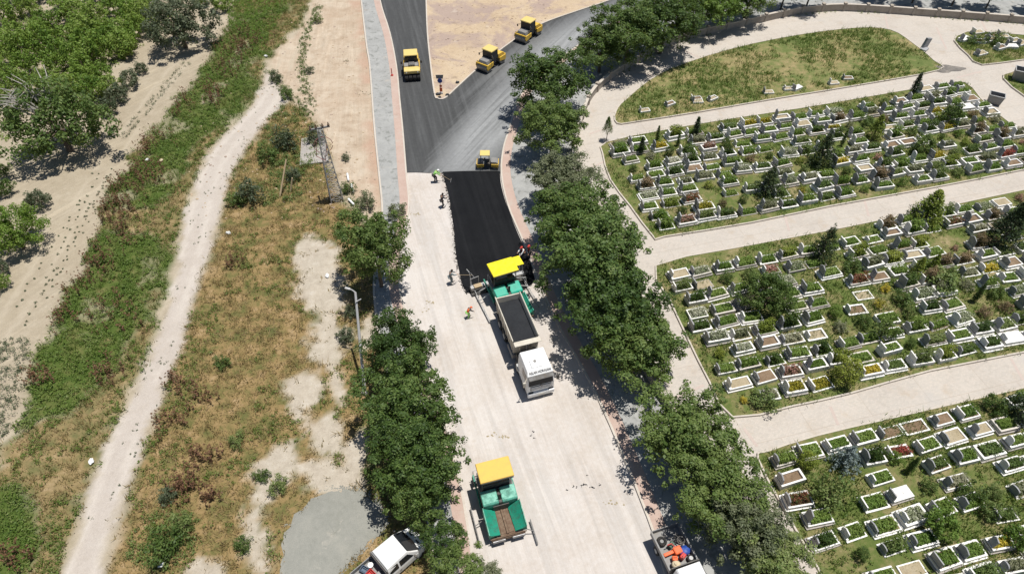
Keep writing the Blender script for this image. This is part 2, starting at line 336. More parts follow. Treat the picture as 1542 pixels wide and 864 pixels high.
class MB:
    def __init__(s): s.v = []; s.f = []
    def add(s, vs, fs):
        o = len(s.v); s.v += [tuple(v) for v in vs]; s.f += [tuple(i + o for i in f) for f in fs]; return s
    def box(s, c, d, rot=None, top=(1, 1)):
        x, y, z = d[0] / 2, d[1] / 2, d[2] / 2; a, b = top
        vs = [Vector(p) for p in ((-x, -y, -z), (x, -y, -z), (x, y, -z), (-x, y, -z), (-x * a, -y * b, z), (x * a, -y * b, z), (x * a, y * b, z), (-x * a, y * b, z))]
        if rot is not None:
            if not isinstance(rot, Matrix): rot = Matrix.Rotation(rot, 3, 'Z')
            vs = [rot @ v for v in vs]
        c = Vector(c)
        return s.add([v + c for v in vs], [(3, 2, 1, 0), (4, 5, 6, 7), (0, 1, 5, 4), (1, 2, 6, 5), (2, 3, 7, 6), (3, 0, 4, 7)])
    def prism(s, prof, axis, lo, hi):
        n = len(prof)
        def pt(a, b, t): return (t, a, b) if axis == 'x' else (a, t, b) if axis == 'y' else (a, b, t)
        vs = [pt(a, b, lo) for a, b in prof] + [pt(a, b, hi) for a, b in prof]
        return s.add(vs, [tuple(range(n))[::-1], tuple(range(n, 2 * n))] + [(i, (i + 1) % n, n + (i + 1) % n, n + i) for i in range(n)])
    def cyl(s, p0, p1, r0, r1=None, n=14, caps=True):
        p0 = Vector(p0); p1 = Vector(p1); r1 = r0 if r1 is None else r1
        d = (p1 - p0); q = d.to_track_quat('Z', 'Y')
        vs = []
        for p, r in ((p0, r0), (p1, r1)):
            for i in range(n):
                a = 2 * math.pi * i / n; vs.append(p + q @ Vector((math.cos(a) * r, math.sin(a) * r, 0)))
        fs = [(i, (i + 1) % n, n + (i + 1) % n, n + i) for i in range(n)]
        if caps: fs += [tuple(range(n))[::-1], tuple(range(n, 2 * n))]
        return s.add(vs, fs)
    def tube(s, pts, r, n=6, r1=None):
        m = len(pts) - 1
        for i in range(m):
            ra = r if r1 is None else r + (r1 - r) * i / m; rb = r if r1 is None else r + (r1 - r) * (i + 1) / m
            s.cyl(pts[i], pts[i + 1], ra, rb, n)
        return s
    def loft(s, loops):
        n = len(loops[0]); vs = [p for l in loops for p in l]
        fs = [(k * n + i, k * n + (i + 1) % n, (k + 1) * n + (i + 1) % n, (k + 1) * n + i) for k in range(len(loops) - 1) for i in range(n)]
        fs += [tuple(range(n))[::-1], tuple(range((len(loops) - 1) * n, len(loops) * n))]
        return s.add(vs, fs)
    def ball(s, c, r, n=10, m=7, sq=(1, 1, 1), jit=0.):
        vs = []; c = Vector(c)
        for j in range(1, m):
            t = math.pi * j / m
            for i in range(n):
                a = 2 * math.pi * i / n; q = r * (1 + random.uniform(-jit, jit))
                vs.append(c + Vector((q * sq[0] * math.sin(t) * math.cos(a), q * sq[1] * math.sin(t) * math.sin(a), q * sq[2] * math.cos(t))))
        vs += [c + Vector((0, 0, r * sq[2])), c - Vector((0, 0, r * sq[2]))]
        fs = [(j * n + i, j * n + (i + 1) % n, (j + 1) * n + (i + 1) % n, (j + 1) * n + i) for j in range(m - 2) for i in range(n)]
        fs += [(len(vs) - 2, (i + 1) % n, i) for i in range(n)] + [(len(vs) - 1, (m - 2) * n + i, (m - 2) * n + (i + 1) % n) for i in range(n)]
        return s.add(vs, fs)
    def mesh(s, name, mat, smooth=False):
        bm = bmesh.new(); vs = [bm.verts.new(v) for v in s.v]
        for f in s.f:
            try: bm.faces.new([vs[i] for i in f])
            except ValueError: pass
        bmesh.ops.recalc_face_normals(bm, faces=bm.faces)
        me = bpy.data.meshes.new(name); bm.to_mesh(me); bm.free()
        if mat: me.materials.append(mat)
        if smooth:
            for p in me.polygons: p.use_smooth = True
            me.set_sharp_from_angle(angle=R_(40))
        return me
    def build(s, name, mat, parent=None, bevel=0., smooth=False, label=None):
        o = link(name, s.mesh(name, mat, smooth), parent)
        if bevel:
            b = o.modifiers.new('bevel', 'BEVEL'); b.width = bevel; b.segments = 2; b.limit_method = 'ANGLE'; b.angle_limit = R_(35)
        if label: o['label'] = label
        return o
def copy_tree(o, parent=None):
    c = o.copy(); COL.objects.link(c)
    if parent: c.parent = parent
    for ch in list(o.children): copy_tree(ch, c)
    return c
ORD = ['zeroth', 'first', 'second', 'third', 'fourth', 'fifth', 'sixth', 'seventh', 'eighth', 'ninth', 'tenth', 'eleventh', 'twelfth',
       'thirteenth', 'fourteenth', 'fifteenth', 'sixteenth', 'seventeenth', 'eighteenth', 'nineteenth', 'twentieth']
def ordw(n):
    return ORD[n] if n <= 20 else 'twenty-' + ORD[n - 20] if n < 30 else str(n) + 'th'
def heading(a, b):
    d = b - a; return math.atan2(-d.x, d.y)
def smooth(pts, k=4, closed=False):
    """Catmull-Rom through the points"""
    P = [Vector((p[0], p[1], 0)) for p in pts]; n = len(P); out = []
    for i in range(n if closed else n - 1):
        p0 = P[(i - 1) % n] if closed or i > 0 else P[0]; p1 = P[i]; p2 = P[(i + 1) % n]
        p3 = P[(i + 2) % n] if closed or i + 2 < n else P[-1]
        for j in range(k):
            t = j / k
            out.append(.5 * ((2 * p1) + (p2 - p0) * t + (2 * p0 - 5 * p1 + 4 * p2 - p3) * t * t + (3 * p1 - p0 - 3 * p2 + p3) * t ** 3))
    if not closed: out.append(P[-1])
    return out
def W(pts, k=4, closed=False):
    """pixel outline -> smoothed ground outline"""
    w = [G(*p) for p in pts]
    return smooth(w, k, closed) if k > 1 else [Vector((p.x, p.y, 0)) for p in w]
def sheet(name, outline, z, mat, parent=None, skirt=0., label=None, kind='structure'):
    vs = [Vector((p.x, p.y, z)) for p in outline]; n = len(vs)
    tri = tessellate_polygon([vs])
    mb = MB().add(vs, tri)
    if skirt:
        mb.add([(v.x, v.y, z - skirt) for v in vs] + [tuple(v) for v in vs], [(i, (i + 1) % n, n + (i + 1) % n, n + i) for i in range(n)])
    me = mb.mesh(name, mat)
    if me.polygons and sum(p.normal.z * p.area for p in me.polygons) < 0: me.flip_normals()
    o = link(name, me, parent)
    return tag(o, label, None, None, kind if not parent else None)
def ribbon(name, line, a, b, z0, z1, mat, parent=None, closed=False, label=None, kind='structure', z1b=None):
    """solid strip along a ground line, from a to b metres left of it"""
    n = len(line); L = []
    for i in range(n):
        p = line[i]; q0 = line[(i - 1) % n] if closed or i else p; q1 = line[(i + 1) % n] if closed or i < n - 1 else p
        d = (q1 - q0); d.z = 0; d.normalize(); nn = Vector((-d.y, d.x, 0))
        pa = p + nn * a; pb = p + nn * b
        L.append([(pa.x, pa.y, z0), (pa.x, pa.y, z1), (pb.x, pb.y, z1), (pb.x, pb.y, z0)])
    if closed: L.append(L[0])
    vs = [v for l in L for v in l]; m = len(L)
    fs = [(k * 4 + i, k * 4 + i + 1, k * 4 + i + 5, k * 4 + i + 4) for k in range(m - 1) for i in range(3)]
    if not closed: fs += [(0, 1, 2, 3), tuple((m - 1) * 4 + i for i in (3, 2, 1, 0))]
    o = MB().add(vs, fs).build(name, mat, parent)
    return tag(o, label, None, None, kind if not parent else None)

# ------------------------------------------------------------------ numpy noise and outlines
def vnoise(x, y, seed=0):
    xi = np.floor(x).astype(np.int64); yi = np.floor(y).astype(np.int64); fx = x - xi; fy = y - yi
    fx = fx * fx * (3 - 2 * fx); fy = fy * fy * (3 - 2 * fy)
    def h(a, b):
        n = (a * 374761393 + b * 668265263 + seed * 1442695041) & 0x7fffffff
        n = ((n ^ (n >> 13)) * 1274126177) & 0x7fffffff
        return ((n ^ (n >> 16)) & 0xffff) / 65535.0
    return (h(xi, yi) * (1 - fx) + h(xi + 1, yi) * fx) * (1 - fy) + (h(xi, yi + 1) * (1 - fx) + h(xi + 1, yi + 1) * fx) * fy
def fbm(x, y, s=1., o=4, seed=0):
    t = 0; a = .5
    for i in range(o):
        t = t + a * vnoise(x * s, y * s, seed + i * 17); s *= 2.1; a *= .5
    return t / (1 - .5 ** o)
def sdist(x, y, poly):
    """signed distance to an outline, positive inside"""
    P = np.array([(p.x, p.y) for p in poly]); Q = np.roll(P, -1, 0)
    d = np.full(x.shape, 1e9); ins = np.zeros(x.shape, bool)
    for (ax, ay), (bx, by) in zip(P, Q):
        ex, ey = bx - ax, by - ay; l = ex * ex + ey * ey + 1e-12
        t = np.clip(((x - ax) * ex + (y - ay) * ey) / l, 0, 1)
        d = np.minimum(d, (x - ax - t * ex) ** 2 + (y - ay - t * ey) ** 2)
        c = ((ay > y) != (by > y)) & (x < (bx - ax) * (y - ay) / (by - ay + 1e-12) + ax)
        ins ^= c
    return np.where(ins, 1, -1) * np.sqrt(d)
def sstep(a, b, x):
    t = np.clip((x - a) / (b - a), 0, 1); return t * t * (3 - 2 * t)
# ================================================================== THE GROUND
track_right = [(155, 880), (185, 780), (212, 690), (245, 600), (275, 520), (296, 445), (318, 380), (335, 320), (348, 265), (372, 225), (405, 178), (436, 152)]
track_left = [(85, 880), (112, 790), (135, 720), (165, 655), (195, 590), (225, 520), (248, 455), (262, 400), (270, 345), (285, 290), (305, 240), (332, 205), (368, 172), (392, 135), (400, 98)]
OUT = {}
OUT['weed'] = W([(372, -40), (352, 20), (332, 60), (312, 90), (285, 125), (260, 158), (235, 190), (207, 228), (182, 262), (158, 300), (142, 345), (130, 395), (105, 430), (82, 465), (65, 510), (55, 560), (40, 610), (20, 655), (-20, 720), (-90, 800), (-120, 900)], 3) \
    + W([p for p in track_left] + [(425, 62), (455, 30), (478, -40)], 3)
OUT['gravel'] = W(track_left, 3) + W(track_right[::-1], 3)
OUT['lot'] = W([(482, -60), (536, -60), (552, 60), (562, 140), (570, 230), (577, 318), (548, 325), (522, 288), (505, 255), (494, 215), (478, 185), (450, 160), (428, 125), (404, 96), (428, 62), (462, 30)], 3, True)
OUT['red'] = W([(512, -60), (538, -60), (553, 60), (562, 140), (570, 230), (576, 300), (562, 300), (556, 220), (548, 140), (538, 60)], 3, True)
OUT['dry'] = W([(436, 152), (470, 182), (492, 225), (512, 290), (545, 330), (566, 400), (562, 450), (570, 520), (590, 600), (625, 720), (650, 800), (665, 900)], 3) + W(track_right, 3)
bares = [[(442, 368), (498, 362), (510, 445), (486, 470), (446, 432)], [(486, 470), (512, 450), (516, 560), (514, 618), (486, 560), (470, 520)],
         [(470, 622), (514, 618), (514, 676), (470, 676)], [(430, 575), (480, 555), (486, 600), (440, 628)],
         [(388, 700), (432, 672), (452, 690), (418, 735), (395, 760)], [(372, 770), (402, 780), (410, 850), (380, 864), (368, 820)],
         [(285, 840), (322, 828), (330, 880), (280, 880)], [(520, 672), (548, 650), (556, 700), (540, 735), (500, 720)], [(540, 470), (565, 480), (560, 520), (545, 520)],
         [(515, 470), (530, 470), (526, 520), (516, 510)], [(455, 700), (500, 690), (540, 740), (470, 730)]]
OUT['bare'] = [W(b, 3, True) for b in bares]
def track_line(pts):
    l = W(pts, 3); return l + l[::-1][1:-1]
RUTS = [(track_line([(-40, 560), (30, 455), (85, 365), (128, 295), (172, 228), (215, 170), (252, 118), (300, 70), (372, 10), (420, -50)]), .85), (track_line([(112, 890), (150, 780), (176, 690), (205, 610), (240, 515), (270, 435), (292, 365), (305, 300), (330, 235), (375, 185), (412, 140), (440, 70), (495, -30)]), .8)]
def masks(x, y):
    pyy = CY - F * ((y * math.cos(PH) - H * math.sin(PH)) / (y * math.sin(PH) + H * math.cos(PH)))
    n = fbm(x, y, .55, 4, 3) - .5; n2 = fbm(x, y, 1.7, 3, 9) - .5
    m = {}
    for k, a, w in (('weed', 2.4, .55), ('gravel', 1.5, .35), ('lot', 1.8, .6), ('red', 2., .7), ('dry', 1.6, .6)):
        m[k] = sstep(-w, w, sdist(x, y, OUT[k]) - (.35 * sstep(120, 260, pyy) if k == 'gravel' else 0) + a * n + .7 * n2)
    b = np.full(x.shape, -9.)
    for o in OUT['bare']: b = np.maximum(b, sdist(x, y, o))
    ru = np.zeros(x.shape)
    for l, hw in RUTS: ru = np.maximum(ru, sstep(.38, .12, np.abs(np.abs(sdist(x, y, l)) + .5 * n2 - hw)))
    m['rut'] = ru * sstep(.3, .5, fbm(x, y, .4, 3, 71))
    m['bare'] = sstep(-.4, .5, b + 2.2 * n + 1.2 * n2) * .95
    m['red'] = m['red'] * sstep(.35, .6, fbm(x, y, .35, 3, 31)) * .7
    pxx = CX + F * x / (y * math.sin(PH) + H * math.cos(PH))
    dryer = m['weed'] * np.clip(sstep(.54, .66, fbm(x, y, .16, 3, 61) + .28 * sstep(590, 760, pyy) - .12 * sstep(330, 380, pyy) * sstep(600, 540, pyy) - .3 * sstep(95, 15, pxx) + .22 * sstep(-3., 0., -sdist(x, y, OUT['weed']) ) * 0 + .25 * sstep(3.2, .6, np.abs(sdist(x, y, OUT['gravel']))) * (sdist(x, y, OUT['gravel']) < 0)), 0, 1)
    m['dry'] = np.maximum(m['dry'], dryer * .9); m['weed'] = m['weed'] * (1 - .85 * dryer)
    m['weed'] = m['weed'] * (1 - .9 * sstep(.62, .72, fbm(x, y, .33, 3, 51)) * sstep(-3, -12, x * .2 + 0))
    return m
def axis(lo, hi, st, far):
    a = [lo]; s = st
    while a[-1] > -far: s *= 1.6; a.append(a[-1] - s)
    b = [hi]; s = st
    while b[-1] < far: s *= 1.6; b.append(b[-1] + s)
    return np.array(a[::-1][:-1] + list(np.arange(lo, hi, st)) + b)
gx = axis(-86, -2, .34, 2500); gy = axis(11, 112, .34, 2500)
XX, YY = np.meshgrid(gx, gy); nx, ny = len(gx), len(gy)
xf, yf = XX.ravel(), YY.ravel(); mk = masks(xf, yf)
rough = np.clip(mk['weed'] * .9 + mk['dry'] * .7, 0, 1) * (1 - mk['gravel'])
far = (xf < -86) | (xf > -2) | (yf < 11) | (yf > 112)
LKpx = [(538, -60), (552, 60), (558, 100), (565, 190), (572, 260), (577, 310), (576, 350), (568, 400), (565, 440), (575, 520), (598, 610), (630, 720), (650, 800), (662, 880)]
padm = sdist(xf, yf, W(LKpx, 3) + [Vector((60, 10, 0)), Vector((60, 140, 0))])
zz = rough * (fbm(xf, yf, .5, 4, 21) - .35) * .55 + (1 - rough) * (fbm(xf, yf, 1.1, 3, 5) - .5) * .07 - .06
soilridge = (1 - mk['weed']) * (1 - mk['gravel']) * (1 - mk['lot']) * (1 - mk['dry'])
zz = zz * sstep(.2, -2.5, padm) - .03 * sstep(-2.5, .2, padm)
zz[far] = -.1
idx = np.arange(nx * ny).reshape(ny, nx)
q = np.stack([idx[:-1, :-1], idx[:-1, 1:], idx[1:, 1:], idx[1:, :-1]], -1).reshape(-1, 4)
fm = {k: v[q].mean(1) for k, v in mk.items()}
cls = np.zeros(len(q), int); cls[fm['lot'] > .5] = 2; cls[fm['gravel'] > .5] = 1
VV = np.stack([xf, yf, zz], 1)
for ci, nm, lb in ((0, 'ground', 'open earth with weeds, dry grass and the sandy orchard floor'), (1, 'gravel_track', 'pale gravel track running up between the weedy verge and the dry field'), (2, 'dirt_lot', 'graded peach-coloured dirt strip beside the grey pavement')):
    qq = q[cls == ci]; used, inv = np.unique(qq, return_inverse=True)
    me = np_mesh(nm, VV[used], inv.reshape(-1, 4), M['ground'])
    for k, v in mk.items():
        at = me.attributes.new(k, 'FLOAT', 'POINT'); at.data.foreach_set('value', v[used].astype(np.float32))
    me.polygons.foreach_set('use_smooth', np.ones(len(qq), bool))
    tag(link(nm, me), lb, None, None, 'structure')
def gz(x, y):
    """height of the ground near a place on the left side"""
    i = np.clip(np.searchsorted(gx, x), 0, nx - 1); j = np.clip(np.searchsorted(gy, y), 0, ny - 1)
    return zz[j * nx + i]

# ================================================================== ROADS AND PAVEMENTS
RKpx = [(1250, -90), (1100, -55), (990, -8), (930, 30), (895, 52), (858, 78), (815, 110), (790, 135), (776, 160), (766, 195), (757, 225), (754, 262), (764, 310), (789, 370), (829, 470), (899, 600), (974, 780), (1000, 864), (1040, 980)]
LRpx = [(566, -60), (573, 0), (588, 50), (598, 100), (603, 150), (608, 200), (613, 262), (617, 310), (610, 350), (603, 395), (603, 432), (614, 477), (658, 600), (688, 700), (704, 780), (716, 864), (730, 980)]
ISpx = [(640, -60), (641, -5), (643, 50), (648, 100), (654, 144), (659, 150), (666, 151), (674, 147), (690, 132), (722, 103), (770, 65), (815, 38), (870, 18), (915, 3), (965, -18), (1050, -60)]
WLpx = [(1750, 60), (1600, 42), (1542, 36), (1480, 31), (1400, 25), (1300, 18), (1250, 17), (1200, 22), (1150, 33), (1110, 42), (1050, 55), (1015, 65), (985, 80), (960, 95), (930, 112), (905, 132), (888, 152), (875, 185), (864, 230), (864, 280), (874, 330), (893, 390), (917, 450), (945, 515), (977, 572), (1012, 625), (1062, 695), (1120, 780), (1165, 840), (1215, 910), (1270, 980)]
RK, LR, IS, WL, LK = W(RKpx), W(LRpx), W(ISpx), W(WLpx), W(LKpx)
def upto(line, y):   # part of a line beyond (above) y / below y
    return [p for p in line if p.y >= y], [p for p in line if p.y <= y]
yj = 58.6
lt, lb_ = upto(LR, yj); rt, rb_ = upto(RK, yj)
jl = Vector((lt[-1].x, yj, 0)); jr = Vector((rt[-1].x, yj, 0))
joint = [jl + (jr - jl) * t + Vector((0, .12 * math.sin(t * 23), 0)) for t in (0, .12, .25, .4, .55, .7, .85, 1)]
sheet('asphalt_road', lt + joint + rt[::-1] + IS[::-1], .05, M['oldasphalt'], skirt=.12, label='forking grey asphalt road with pale wheel streaks, already rolled')
sheet('milled_road', [jl] + lb_ + rb_[::-1] + [jr] + joint[::-1][1:-1], .012, M['roadbase'], label='cream milled road surface waiting for asphalt')
sheet('fresh_asphalt', W([(667, 259.5), (690, 258.5), (720, 258), (748, 258)], 2) + W([(753, 259), (754, 275), (758, 293), (764, 312), (776, 343), (789, 373), (800, 400), (806, 424)], 3)
      + W([(790, 436), (745, 440), (712, 443)], 2) + W([(704, 441), (696, 428), (691, 405), (686.5, 381), (684, 350), (680, 322), (676, 296), (669, 271)], 3), .064, M['fresh'], skirt=.06, label='jet black strip of freshly laid asphalt behind the paver')
# left pavement: kerbs, grey slabs, red edge
ribbon('left_kerb', LR, -.16, 0., -.05, .15, M['kerb'], label='pale kerb along the left side of the road')
ribbon('left_red_strip', LR, -1.0, -.163, -.05, .142, M['redstrip'], label='narrow red paving strip along the left kerb')
lp_in = []
def offset(line, d):
    out = []
    for i, p in enumerate(line):
        a = line[max(0, i - 1)]; b = line[min(len(line) - 1, i + 1)]; t = (b - a).normalized()
        out.append(p + Vector((-t.y, t.x, 0)) * d)
    return out
sheet('left_pavement', LK + offset(LR, -1.003)[::-1], .14, M['paveL'], label='grey paved footway with dirt smears left of the road')
ribbon('pavement_edging', LK, -.18, .0, -.08, .17, M['kerb'], label='white edging stones between the dirt strip and the footway')
# island
sheet('road_island', IS, .10, M['islandirt'], label='dirt island in the fork of the road')
ribbon('island_kerb', IS, -.02, .16, -.05, .17, M['kerb'], label='pale kerb round the dirt island')
# right pavement
ribbon('right_kerb', RK, 0., .17, -.05, .16, M['kerb'], label='pale kerb along the right side of the road')
ribbon('right_red_strip', RK, .173, 1.05, -.05, .147, M['redstrip'], label='narrow red paving strip along the right kerb')
sheet('right_pavement', offset(RK, 1.053) + WL[::-1] + [Vector((150, 105, 0)), Vector((150, 160, 0))], .14, M['paveL'], label='grey paved footway with street trees beside the cemetery wall')
# cemetery paths
sheet('cemetery_path', WL + [Vector((60, 5, 0)), Vector((170, 5, 0)), Vector((170, 99, 0))], .03, M['cempath'], label='pale paved paths between the burial plots')
pinkstrip = MB()
for a, b in (((1020, 72), (1062, 92)), ((1333, 24), (1337, 44)), ((1410, 42), (1425, 75)), ((888, 202), (925, 190)), ((885, 255), (912, 243)), ((1010, 440), (975, 470)), ((1120, 645), (1140, 672)), ((1478, 32), (1487, 52)), ((1440, 118), (1478, 108)), ((1300, 296), (1308, 326)), ((1522, 540), (1540, 572)), ((1250, 612), (1262, 640)), ((960, 110), (995, 118)), ((1180, 318), (1188, 348)), ((1060, 580), (1020, 598))):
    A, B = G(*a), G(*b); d = (B - A).normalized() * .12; n_ = Vector((-d.y, d.x, 0))
    pinkstrip.add([A + n_ + Vector((0, 0, .035)), B + n_ + Vector((0, 0, .035)), B - n_ + Vector((0, 0, .035)), A - n_ + Vector((0, 0, .035))], [(0, 1, 2, 3)])
tag(pinkstrip.build('path_bands', surface('pink_band', [(.3, (.42, .35, .31)), (.7, (.48, .4, .355))], .5, 6., .9, .3, .3)), 'thin pink paving bands across the cemetery paths', None, None, 'structure')
# wall
wall = thing('cemetery_wall', 'long curved pale stone wall with pillars between the street trees and cemetery path', 'wall', (0, 0, 0))
ribbon('wall_panel', WL, -.12, .12, 0., .95, M['wall'], wall)
ribbon('coping', WL, -.18, .18, .952, 1.04, M['kerb'], wall)
acc = 0.
for a, b in zip(WL[:-1], WL[1:]):
    L_ = (b - a).length; t = -acc
    while t + 3.2 <= L_:
        t += 3.2; p = a.lerp(b, t / L_); px, py, _ = proj(p.x, p.y)
        if -50 < px < 1600 and -60 < py < 900:
            mb = MB(); an = math.atan2((b - a).y, (b - a).x)
            mb.box((p.x, p.y, .58), (.34, .4, 1.16), an); mb.box((p.x, p.y, 1.2), (.44, .5, .08), an); mb.build('pillar', M['wall'], wall)
    acc = L_ - t if t > -acc else acc + L_
# plots
PLOT = {}
PLOT['mound'] = W([(930, 187), (928, 170), (945, 150), (1000, 110), (1100, 76), (1200, 55), (1290, 44), (1340, 47), (1372, 66), (1405, 93), (1412, 107), (1300, 128), (1160, 151), (1050, 170), (960, 184)], 3, True)
PLOT['upper'] = W([(908, 232), (914, 216), (1000, 198), (1100, 181), (1200, 166), (1300, 149), (1400, 132), (1452, 126), (1475, 150), (1520, 188), (1580, 222), (1640, 232), (1542, 256), (1400, 284), (1250, 311), (1130, 336), (1000, 357), (984, 357), (950, 312), (920, 272)], 2, True)
PLOT['middle'] = W([(988, 402), (1100, 377), (1250, 349), (1400, 318), (1542, 288), (1640, 270), (1680, 400), (1700, 490), (1542, 530), (1400, 558), (1280, 592), (1190, 612), (1103, 628), (1070, 578), (1035, 508), (1008, 450)], 2, True)
PLOT['lower'] = W([(1142, 692), (1155, 682), (1230, 658), (1350, 630), (1542, 586), (1680, 555), (1760, 700), (1830, 900), (1270, 920), (1238, 866), (1180, 765)], 2, True)
PLOT['corner'] = W([(1437, 63), (1448, 53), (1470, 49), (1542, 55), (1640, 62), (1640, 88), (1542, 91), (1478, 99), (1458, 85)], 2, True)
PLOT['side'] = W([(1511, 120), (1520, 112), (1560, 106), (1640, 150), (1600, 170), (1545, 148)], 2, True)
for k, o in PLOT.items():
    area = sum(a.x * b.y - a.y * b.x for a, b in zip(o, o[1:] + o[:1]))
    s = 1 if area > 0 else -1
    sheet(k + '_plot', o, .15, M['mound' if k == 'mound' else 'bed'], label='grassy ground of the %s burial plot' % k)
    ribbon(k + '_plot_kerb', o, -.13 * s, 0.0, 0., .2, M['kerb'], closed=True, label='low kerb round the %s burial plot' % k)
# grey grit spread on the ground
gp = W([(424, 822), (440, 785), (470, 752), (510, 737), (548, 742), (574, 762), (578, 790), (560, 812), (540, 832), (505, 870), (470, 905), (430, 880)], 4, True)
cgx = sum(p.x for p in gp) / len(gp); cgy = sum(p.y for p in gp) / len(gp)
mb = MB(); nr = 7; n_ = len(gp); vs = []
for k in range(nr + 1):
    t = 1 - k / nr
    for i, p in enumerate(gp):
        w_ = (1 + (.03 * math.sin(i * 1.7) + .025 * math.sin(i * 4.1)) * (t > .7)) * t
        x_, y_ = cgx + (p.x - cgx) * w_, cgy + (p.y - cgy) * w_
        vs.append((x_, y_, gz(np.array([x_]), np.array([y_]))[0] + .03 + .26 * (1 - t ** 1.6) ** .7 + random.uniform(-.015, .015) + .03 * math.sin(x_ * 3 + y_)))
mb.add(vs, [(k * n_ + i, k * n_ + (i + 1) % n_, (k + 1) * n_ + (i + 1) % n_, (k + 1) * n_ + i) for k in range(nr) for i in range(n_)])
tag(mb.build('grit_heap', M['grit'], None, 0, True), 'flat spread heap of grey grit on dry grass behind the white pickup', 'grit heap')
# ================================================================== FOLIAGE
def leaves(cen, rad, n_per, size, up=.35, inner=.55, aspect=.55, r=None, flat=1.):
    """leaf-sized quads spread through round clumps; returns verts, faces"""
    r = r or rng; cen = np.asarray(cen, float); rad = np.asarray(rad, float)
    k = len(cen); n = k * n_per
    d = r.normal(size=(n, 3)); d[:, 2] += up; d /= np.linalg.norm(d, axis=1)[:, None]
    rr = np.repeat(rad, n_per) * (inner + (1.08 - inner) * r.random(n) ** .6)
    p = np.repeat(cen, n_per, 0) + d * rr[:, None] * np.array([1, 1, flat])
    nrm = d + r.normal(size=(n, 3)) * .45; nrm[:, 2] += .25; nrm /= np.linalg.norm(nrm, axis=1)[:, None]
    t = np.cross(nrm, r.normal(size=(n, 3))); t /= np.linalg.norm(t, axis=1)[:, None] + 1e-9
    b = np.cross(nrm, t); s = size * (.6 + .8 * r.random(n))[:, None]
    v = np.stack([p - t * s * .5, p + b * s * aspect * .5, p + t * s * .5, p - b * s * aspect * .5], 1).reshape(-1, 3)
    return v, np.arange(n * 4).reshape(-1, 4)
def crown_clumps(rx, rz, zc, k, br, r, low=-.55, lump=.2):
    """clump centres over an uneven ellipsoid crown"""
    c = []; rad = []; ph = r.random(6) * 6.28
    for i in range(k):
        z = low + (1 - low) * (i + .5) / k; a = i * 2.39996 + r.normal() * .35
        s = math.sqrt(max(0, 1 - z * z)); w = 1 + lump * (math.sin(2 * a + ph[0]) * .6 + math.sin(3 * a + ph[1]) * .5 + math.sin(5 * z + ph[2]) * .5) + r.normal() * .09
        q = (.6 + .34 * r.random()) * w
        c.append((rx * s * math.cos(a) * q, rx * s * math.sin(a) * q, zc + rz * z * q)); rad.append(br * (.65 + .65 * r.random()))
    return np.array(c), np.array(rad)
def trunk_mb(h, r0, spread, nl, seed, top=.5):
    rr = random.Random(seed); mb = MB()
    bx, by = rr.uniform(-.15, .15), rr.uniform(-.15, .15)
    pts = [(0, 0, -.05), (bx * .3, by * .3, h * .25), (bx, by, h * .5)]
    mb.tube(pts, r0, 8, r0 * .7)
    for i in range(nl):
        a = i * 6.283 / nl + rr.uniform(-.4, .4); s = spread * rr.uniform(.6, 1); z1 = h * rr.uniform(.75, 1.)
        mid = (bx + math.cos(a) * s * .45, by + math.sin(a) * s * .45, h * .5 + (z1 - h * .5) * .6)
        mb.tube([(bx, by, h * rr.uniform(.38, .5)), mid, (bx + math.cos(a) * s, by + math.sin(a) * s, z1)], r0 * .5, 6, r0 * .14)
        for k in range(2):
            a2 = a + rr.uniform(-.8, .8); mb.tube([mid, (mid[0] + math.cos(a2) * s * .5, mid[1] + math.sin(a2) * s * .5, mid[2] + rr.uniform(.2, .7))], r0 * .22, 5, r0 * .06)
    return mb
